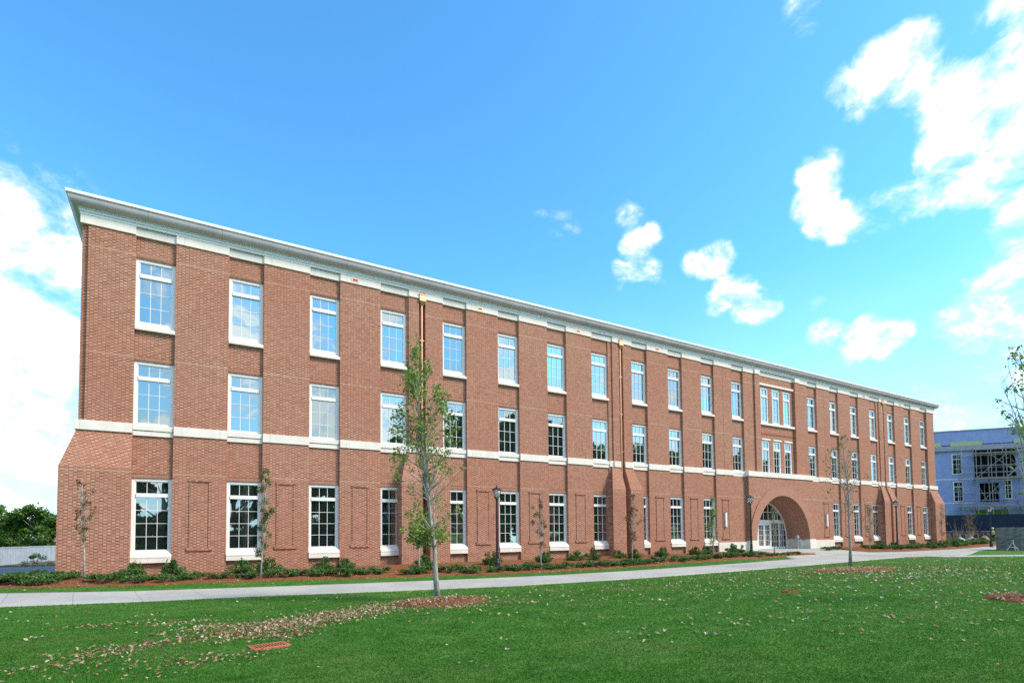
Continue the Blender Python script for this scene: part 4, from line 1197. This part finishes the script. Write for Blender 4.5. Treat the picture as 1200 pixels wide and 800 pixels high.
m.build('twigs', BARK, bo)
V, F = leaf_cards(np.vstack([clump((x, 0, z), r_, 130, rng, .6) for x, z, r_ in ((-.9, .2, .4), (.9, .15, .5), (1.6, .1, .35), (-.2, .3, .4))]), .13, rng); mesh_np('dead_leaves', V, F, LEAFB, bo)
V, F = leaf_cards(np.vstack([clump((x, 0, z), r_, 130, rng, .6) for x, z, r_ in ((-.1, .9, .4), (.35, .7, .4), (-.4, .75, .3))]), .14, rng); mesh_np('green_leaves', V, F, LEAFS, bo)
def parked_car(P, rz, label):
    o = empty('parked_car', P, label, 'car', 'white cars parked behind the fence', rz=rz)
    m = MB()
    sec = [(-2.2, .35, .75), (-2.1, .3, .95), (-1.0, .3, 1.0), (1.2, .3, 1.02), (2.1, .32, .92), (2.2, .4, .75)]
    def loft(sec, hw):
        i0 = len(m.v)
        for x, a, b in sec: m.v.extend([(x, -hw, a), (x, hw, a), (x, hw*.94, b), (x, -hw*.94, b)])
        for q in range(len(sec)-1):
            for j in range(4):
                m.f.append((i0+q*4+j, i0+q*4+(j+1) % 4, i0+q*4+4+(j+1) % 4, i0+q*4+4+j)); m.m.append(0)
        m.f.append((i0+3, i0+2, i0+1, i0)); m.m.append(0); e = i0+(len(sec)-1)*4; m.f.append((e, e+1, e+2, e+3)); m.m.append(0)
    loft(sec, .9); m.build('body', WPAINT, o, bevel=.05)
    m = MB(); loft_ = [(-1.5, 1.0, 1.02), (-.95, 1.0, 1.48), (.4, 1.0, 1.52), (1.5, 1.0, 1.06)]
    i0 = 0
    for x, a, b in loft_: m.v.extend([(x, -.82, a), (x, .82, a), (x, .66, b), (x, -.66, b)])
    for q in range(3):
        for j in range(4): m.f.append((q*4+j, q*4+(j+1) % 4, q*4+4+(j+1) % 4, q*4+4+j)); m.m.append(0)
    m.build('cabin_windows', GLASSD, o)
    m = MB(); m.box(-.95, .45, -.66, .66, 1.50, 1.58); m.build('roof', WPAINT, o, bevel=.03)
    for x in (-1.35, 1.4):
        for y in (-.82, .82):
            m = MB(); m.tube([(x, y-.1, .33), (x, y+.1, .33)], .33, 16); wv = m.build('wheel', BLACK, o)
    return o
for (px, dd, lab) in ((47, 66, 'white car showing its roof above the fence, left of two'), (59, 68, 'white car showing its roof above the fence, right of two')):
    P = at_depth(px, 640, dd); parked_car((P.x+.3, P.y, -.9), 2.0, lab)

# ------------------------------------------------------------------ right background: unfinished building, scaffold, fence, stack, worker
angb = R(-38); e1 = Vector((math.sin(angb), math.cos(angb), 0))
P0 = Vector((120.492, 14.450, 0))
ub = empty('unfinished_building', P0, 'unfinished three-storey building in blue sheathing beyond the brick building', 'building')
ub.rotation_euler.z = math.atan2(-e1.y, -e1.x)     # local x runs right along the front, local y into the building
def P2(u, v, z): return (u, v, z)
m = MB()
# front wall with openings: strips around windows and recesses
def wall_open(m, u0, u1, z0, z1, holes, th=.4):
    us = sorted({u0, u1, *[h[0] for h in holes], *[h[1] for h in holes]}); zs = sorted({z0, z1, *[h[2] for h in holes], *[h[3] for h in holes]})
    for a, b in zip(us, us[1:]):
        for c, d_ in zip(zs, zs[1:]):
            if any(h[0] <= a and b <= h[1] and h[2] <= c and d_ <= h[3] for h in holes): continue
            m.box(a, b, 0, th, c, d_)
holes = [(-1.6, -.45, 11.4, 14.8), (-1.6, -.45, 6.5, 9.9), (2.5, 3.68, 11.45, 14.8), (2.55, 3.7, 6.6, 9.9), (5.45, 11.5, 10.6, 15.4), (6.25, 9.0, 6.3, 9.6), (9.85, 10.6, 6.9, 9.9), (15, 16.2, 11.45, 14.8), (15, 16.2, 6.6, 9.9)]
wall_open(m, -14, 34, -2, 15.5, holes)
m.build('sheathed_wall', BLUES, ub)
m = MB(); m.box(-14, 34, .02, .4, 16.6, 19.0); m.box(-14, 34, .4, 18, 15.5, 19.0); m.build('parapet', BLUES, ub)
m = MB(); m.box(-14.1, 34.1, -.1, .45, 19.0, 19.2); m.build('coping', GREYC, ub)
m = MB(); m.box(-14, 34, -.5, .3, 15.5, 16.35); m.build('grey_cornice_band', GREYC, ub)
m = MB(); m.box(-3, .9, -.08, .05, 16.36, 17.1); m.box(2.2, 6.8, -.08, .05, 16.36, 17.1); m.box(11.3, 17, -.08, .05, 16.36, 17.1); m.build('yellow_sheathing', YGREEN, ub)
m = MB(); m.box(-14, 5.4, -.03, .0, 10.38, 10.55); m.box(-14, 5.4, -.03, .0, 6.15, 6.3); m.box(11.6, 34, -.03, .0, 10.38, 10.55); m.build('white_flashing', WPAINT, ub)
m = MB(); m.box(5.45, 7.0, -.05, .0, 3.9, 4.9); m.box(7.6, 10.2, -.05, 0, 3.9, 4.9); m.build('green_sheathing', GREENS, ub)
m = MB(); m.box(-14, 34, .45, 3.0, -2, 15.4, skip='f'); m.quad((-14, 2.4, -2), (34, 2.4, -2), (34, 2.4, 15.4), (-14, 2.4, 15.4)); m.build('interior', DARK, ub)
m = MB()
for q in range(6): x = 5.8+q*1.05; m.box(x, x+.14, .9, 1.05, 10.6, 15.4)
for q in range(4): x = 6.4+q*.75; m.box(x, x+.1, .8, .92, 6.3, 9.6)
m.box(5.45, 11.5, .9, 1.0, 12.4, 12.5); m.box(5.45, 11.5, .3, 2.3, 10.45, 10.62)
m.build('studs', SCAFM, ub)
for (a, b, c, d_) in (holes[0], holes[1], holes[2], holes[3], holes[6], holes[7], holes[8]):
    m = MB(); f_ = .16
    m.box(a-f_, a, -.06, .1, c-f_, d_+f_); m.box(b, b+f_, -.06, .1, c-f_, d_+f_); m.box(a, b, -.06, .1, d_, d_+f_); m.box(a, b, -.06, .1, c-f_, c)
    m.box(a, b, .02, .12, d_-.85, d_-.7); m.box((a+b)/2-.03, (a+b)/2+.03, .03, .11, c, d_)
    for q in (1, 2): z = c+(d_-.85-c)*q/3; m.box(a, b, .035, .105, z-.03, z+.03)
    o = m.build('window', WPAINT, ub); g = MB(); g.quad((a, .09, c), (b, .09, c), (b, .09, d_), (a, .09, d_)); g.build('pane', GLASSD, o)
sf = empty('scaffolding', P0+Vector((0, 0, -.6)), 'steel scaffolding with plank decks on the blue unfinished building', 'scaffolding')
sf.rotation_euler.z = ub.rotation_euler.z
ups = [3.2, 5.3, 7.4, 9.5, 11.6, 13.7, 15.8]
m = MB()
for x in ups:
    for y in (-.5, -1.7): m.tube([(x, y, 0), (x, y, 16.2)], .055, 6)
m.build('uprights', SCAFM, sf)
m = MB()
for z in (2.6, 4.4, 6.2, 7.2, 8.4, 11.1, 12.0, 13.2, 15.0):
    for y in (-.5, -1.7): m.tube([(3.0, y, z), (16, y, z)], .04, 5)
    for x in ups: m.tube([(x, -.5, z), (x, -1.7, z)], .04, 5)
m.build('ledgers', SCAFM, sf)
m = MB()
for q, (a, b) in enumerate(((11.6, 7.4), (9.5, 13.7), (5.3, 9.5))):
    m.tube([(a, -1.75, 11.1), (b, -1.75, 15.0)], .05, 5)
m.tube([(9.5, -1.75, 11.1), (11.6, -1.75, 13.4)], .09, 5)
m.tube([(5.3, -1.75, 6.2), (9.5, -1.75, 11.1)], .04, 5); m.tube([(11.6, -1.75, 6.2), (15.8, -1.75, 11.1)], .04, 5)
for q in range(5): m.tube([(5.3+2.1*q, -.55, 0), (7.4+2.1*q, -.55, 6.2)], .035, 5); m.tube([(7.4+2.1*q, -.55, 6.2), (5.3+2.1*q, -.55, 11.1)], .035, 5)
m.build('braces', SCAFM, sf)
for (x0, x1, z) in ((5.0, 12, 10.75), (2.6, 16, 5.9), (5.0, 12, 15.2)):
    m = MB()
    for q in range(5): m.box(x0+.05*q, x1-.07*q, -1.72+q*.245, -1.50+q*.245, z, z+.07)
    m.box(x0, x1, -1.78, -1.74, z+.02, z+.25); m.build('plank_deck', PLANK, sf)

# navy screened site fence on a dark bank
Fa = ground(1096, 637); Fa = at_depth(1096, 624, 84); Fb = at_depth(1240, 623, 76)
fe = empty('site_fence', (Fa.x, Fa.y, 0), 'dark navy screened site fence in front of the unfinished building', 'fence')
uv_ = Vector((Fb.x-Fa.x, Fb.y-Fa.y)); Lf = uv_.length; fe.rotation_euler.z = math.atan2(uv_.y, uv_.x)
m = MB(); s = 0
while s < Lf: m.box(s, s+.42, -.03, .0, 1.35, 3.72); m.box(s+.42, s+.52, -.05, .02, 1.35, 3.72); s += .52
m.build('screen', NAVY, fe)
for k in range(0, int(Lf)+1, 3):
    m = MB(); m.tube([(k, .08, -.6), (k, .08, 3.8)], .04, 8); m.build('post', SCAFM, fe)
m = MB(); m.box(0, Lf, -.10, -.04, 1.25, 1.33); m.build('bottom_rail', GREYC, fe)
bank = MB(); rg = np.random.default_rng(4)
npt = 60; prev_ = None
rows_ = []
for q in range(npt+1):
    x = Lf*q/npt; rr = []
    for (yy, zz_) in ((-5.5, -.5), (-4.2, .0), (-2.6, .75), (-1.2, 1.15), (.3, 1.3), (3, 1.2), (6, -.6)):
        rr.append((x, yy+rg.normal(0, .2), zz_+rg.normal(0, .08)))
    rows_.append(rr)
for q in range(npt):
    for k in range(6): bank.quad(rows_[q][k], rows_[q+1][k], rows_[q+1][k+1], rows_[q][k+1])
bk_ = bank.build('soil_bank', SOIL, None, loc=(Fa.x, Fa.y, 0)); bk_.rotation_euler.z = fe.rotation_euler.z
tag(bk_, 'dark bare soil bank below the navy fence', kind='structure')
# pale tan heap of dirt
Ph = at_depth(1154, 637, 71); hp = MB(); rg = np.random.default_rng(8)
hpV = []; n = 20; kk = 7
for r_ in range(kk+1):
    for j in range(n):
        a = 2*math.pi*j/n; q = r_/kk
        hpV.append((2.3*q*math.cos(a)*(1+.1*rg.normal()*q), 1.6*q*math.sin(a), 1.25*(1-q)**1.1+.05*rg.normal()*(1-q)-.1))
hpF = [(r_*n+j, (r_+1)*n+j, (r_+1)*n+(j+1) % n, r_*n+(j+1) % n) for r_ in range(kk) for j in range(n)]
o = mesh_np('dirt_heap', hpV, hpF, DIRT, smooth=True, loc=(Ph.x, Ph.y, -.35)); tag(o, 'tan heap of loose dirt between the fence and the path', 'dirt heap')
# two wrapped root balls with bare twigs
for (px, lab) in ((1125, 'pale wrapped root ball on the soil, left of two'), (1139, 'pale wrapped root ball with a brown sapling, right of two')):
    P = at_depth(px, 636, 71); P.z = -.3
    o = empty('root_ball', P, lab, 'root ball', 'wrapped root balls by the fence')
    m = MB(); m.lathe([(.25, 0), (.52, .15), (.62, .42), (.5, .7), (.22, .85), (.08, .95)], 14); m.build('sack', plain('burlap', (.34, .33, .31), (.56, .54, .51), .9, 5) if 'burlap' not in MATS else MATS['burlap'], o, smooth=True)
    m = MB(); rng = np.random.default_rng(int(px))
    for q in range(9): limb(m, (0, 0, .8), (rng.normal(0, .4), rng.normal(0, .4), 1), rng.uniform(1.0, 2.6), .025, rng, n=4)
    m.build('twigs', BARK, o)
    if px > 1130:
        V, F = leaf_cards(np.vstack([clump((rng.normal(0, .3), rng.normal(0, .3), z), .5, 60, rng) for z in np.linspace(1.6, 3.6, 9)]), .14, rng); mesh_np('leaves', V, F, LEAFB, o)
# wrapped stack
Ps = ground(1168, 644.5); ds = depth(Ps)
st = empty('wrapped_stack', (Ps.x, Ps.y, -.45), 'tall grey plastic-wrapped stack of building material at the right edge', 'wrapped stack', rz=R(-71.5))
m = MB(); hS = (644.5-617.5)*ds/FL
m.box(0, 2.35, 0, 2.0, .14, hS*.49); m.box(2.42, 5.0, 0, 2.0, .14, hS*.49); m.box(0.03, 2.32, .04, 2.0, hS*.50, hS-.05); m.box(2.4, 5.0, .04, 2.0, hS*.50, hS)
o = m.build('wrapped_blocks', WRAP, st)
me = o.data; bm = bmesh.new(); bm.from_mesh(me); bmesh.ops.remove_doubles(bm, verts=bm.verts, dist=1e-4); bmesh.ops.subdivide_edges(bm, edges=bm.edges[:], cuts=7, use_grid_fill=True)
for v in bm.verts: v.co += Vector((random.gauss(0, .010), random.gauss(0, .012), random.gauss(0, .008)))
bm.to_mesh(me); bm.free()
m = MB(); m.box(0, 2.35, 0, 2, 0, .13); m.box(2.42, 5, 0, 2, 0, .13); m.build('pallet', PLANK, st)
m = MB(); m.tube([(.75, -.10, .0), (1.15, -.14, .75), (1.55, -.10, 0)], .05, 6); m.tube([(1.2, -.12, 1.0), (1.35, -.16, 0)], .04, 6); m.tube([(1.0, -.12, .35), (1.6, -.12, .2)], .04, 6); m.build('torn_wrap', WPAINT, st)
# worker in a hi-vis vest
Pw = at_depth(1164.5, 637, 72.5); Pw.z = terr(Pw.x, Pw.y)
wk = empty('person', Pw, 'person in a yellow hi-vis vest and dark trousers beside the wrapped stack', 'person', rz=.6)
def skin(name, verts, edges, radii, mt, parent):
    me = bpy.data.meshes.new(name); me.from_pydata(verts, edges, []); me.materials.append(mt)
    o = link(name, me, parent)
    md = o.modifiers.new('skin', 'SKIN'); 
    for v, r_ in zip(me.skin_vertices[0].data, radii): v.radius = (r_, r_)
    me.skin_vertices[0].data[0].use_root = True
    s = o.modifiers.new('sub', 'SUBSURF'); s.levels = 1; s.render_levels = 1; return o
SKIN = plain('skin', (.45, .28, .20), (.55, .35, .26), .6)
VEST = plain('hi_vis', (.50, .72, .03), (.62, .85, .06), .7)
TROU = plain('dark_cloth', (.02, .022, .03), (.05, .05, .06), .9)
bv = [(0,0,.95),(0,0,1.15),(0,0,1.35),(0,0,1.48),(0,.02,1.60),(0,.03,1.70), (.17,0,1.40),(.25,-.03,1.15),(.24,.14,.98), (-.17,0,1.40),(-.26,-.02,1.15),(-.25,.10,.95), (.10,0,.88),(.11,.04,.48),(.12,0,.06),(.12,.12,.03), (-.10,0,.88),(-.11,-.02,.48),(-.12,-.06,.06),(-.12,.06,.03), (.24,.20,.92), (-.25,.15,.88)]
be = [(0,1),(1,2),(2,3),(3,4),(4,5),(2,6),(6,7),(7,8),(2,9),(9,10),(10,11),(0,12),(12,13),(13,14),(14,15),(0,16),(16,17),(17,18),(18,19),(8,20),(11,21)]
br = [.14,.13,.15,.06,.10,.10,.07,.05,.04,.07,.05,.04,.09,.065,.045,.045,.09,.065,.045,.045,.035,.035]
skin('body', bv, be, br, SKIN, wk)
skin('vest', [(0,0,.98),(0,0,1.16),(0,0,1.36),(.16,0,1.40),(.235,-.02,1.22),(-.16,0,1.40),(-.235,-.02,1.22)], [(0,1),(1,2),(2,3),(3,4),(2,5),(5,6)], [.165,.155,.175,.09,.068,.09,.068], VEST, wk)
skin('trousers', [(0,0,.95),(.10,0,.86),(.11,.04,.48),(.12,0,.10),(-.10,0,.86),(-.11,-.02,.48),(-.12,-.06,.10)], [(0,1),(1,2),(2,3),(0,4),(4,5),(5,6)], [.16,.11,.085,.075,.11,.085,.075], TROU, wk)
m = MB(); m.lathe([(.15, 1.74), (.13, 1.76), (.125, 1.80), (.09, 1.87), (.03, 1.89)], 14, c=(0, .03)); m.build('hard_hat', WPAINT, wk, smooth=True)
# grey pedestal with a push button in the porch
Pp = Vector((54.2, .35, -.035))
pd = empty('pedestal', Pp, 'slim grey metal pedestal standing inside the arched porch', 'pedestal')
m = MB(); m.box(-.16, .16, -.14, .14, 0, .03); m.box(-.07, .07, -.06, .06, .03, .95); m.build('stand', SCAFM, pd)
m = MB(); m.box(-.15, .15, -.12, .12, .95, 1.25); m.build('head', GREYC, pd, bevel=.02)

# ------------------------------------------------------------------ trees and lawn edge across from the building (seen in the panes)
tproto = None; rg = np.random.default_rng(31)
pos = []
for k in range(38):
    x = -70+k*9.0
    pos.append((x+rg.normal(0, 1.0), -64-(k % 2)*8+rg.normal(0, 2), 14.0+rg.uniform(-1.0, 1.5)+8.0*ssn(36, 52, x)))
for (x, y, H) in pos:
    if tproto is None:
        tproto = bushy_tree(Vector((x, y, -.05)), 12, 5.6, 'full leafy tree across the lawn, mirrored in the window panes', 41, n=20000, leaf=.62, group='trees mirrored in the windows', base_frac=.03, minp=.7); o = tproto
    else:
        o = copy_tree(tproto); o.location = (x, y, -.05); o.rotation_euler.z = rg.uniform(0, 6.28)
    s = H/12; o.scale = (s*1.1, s*1.1, s)
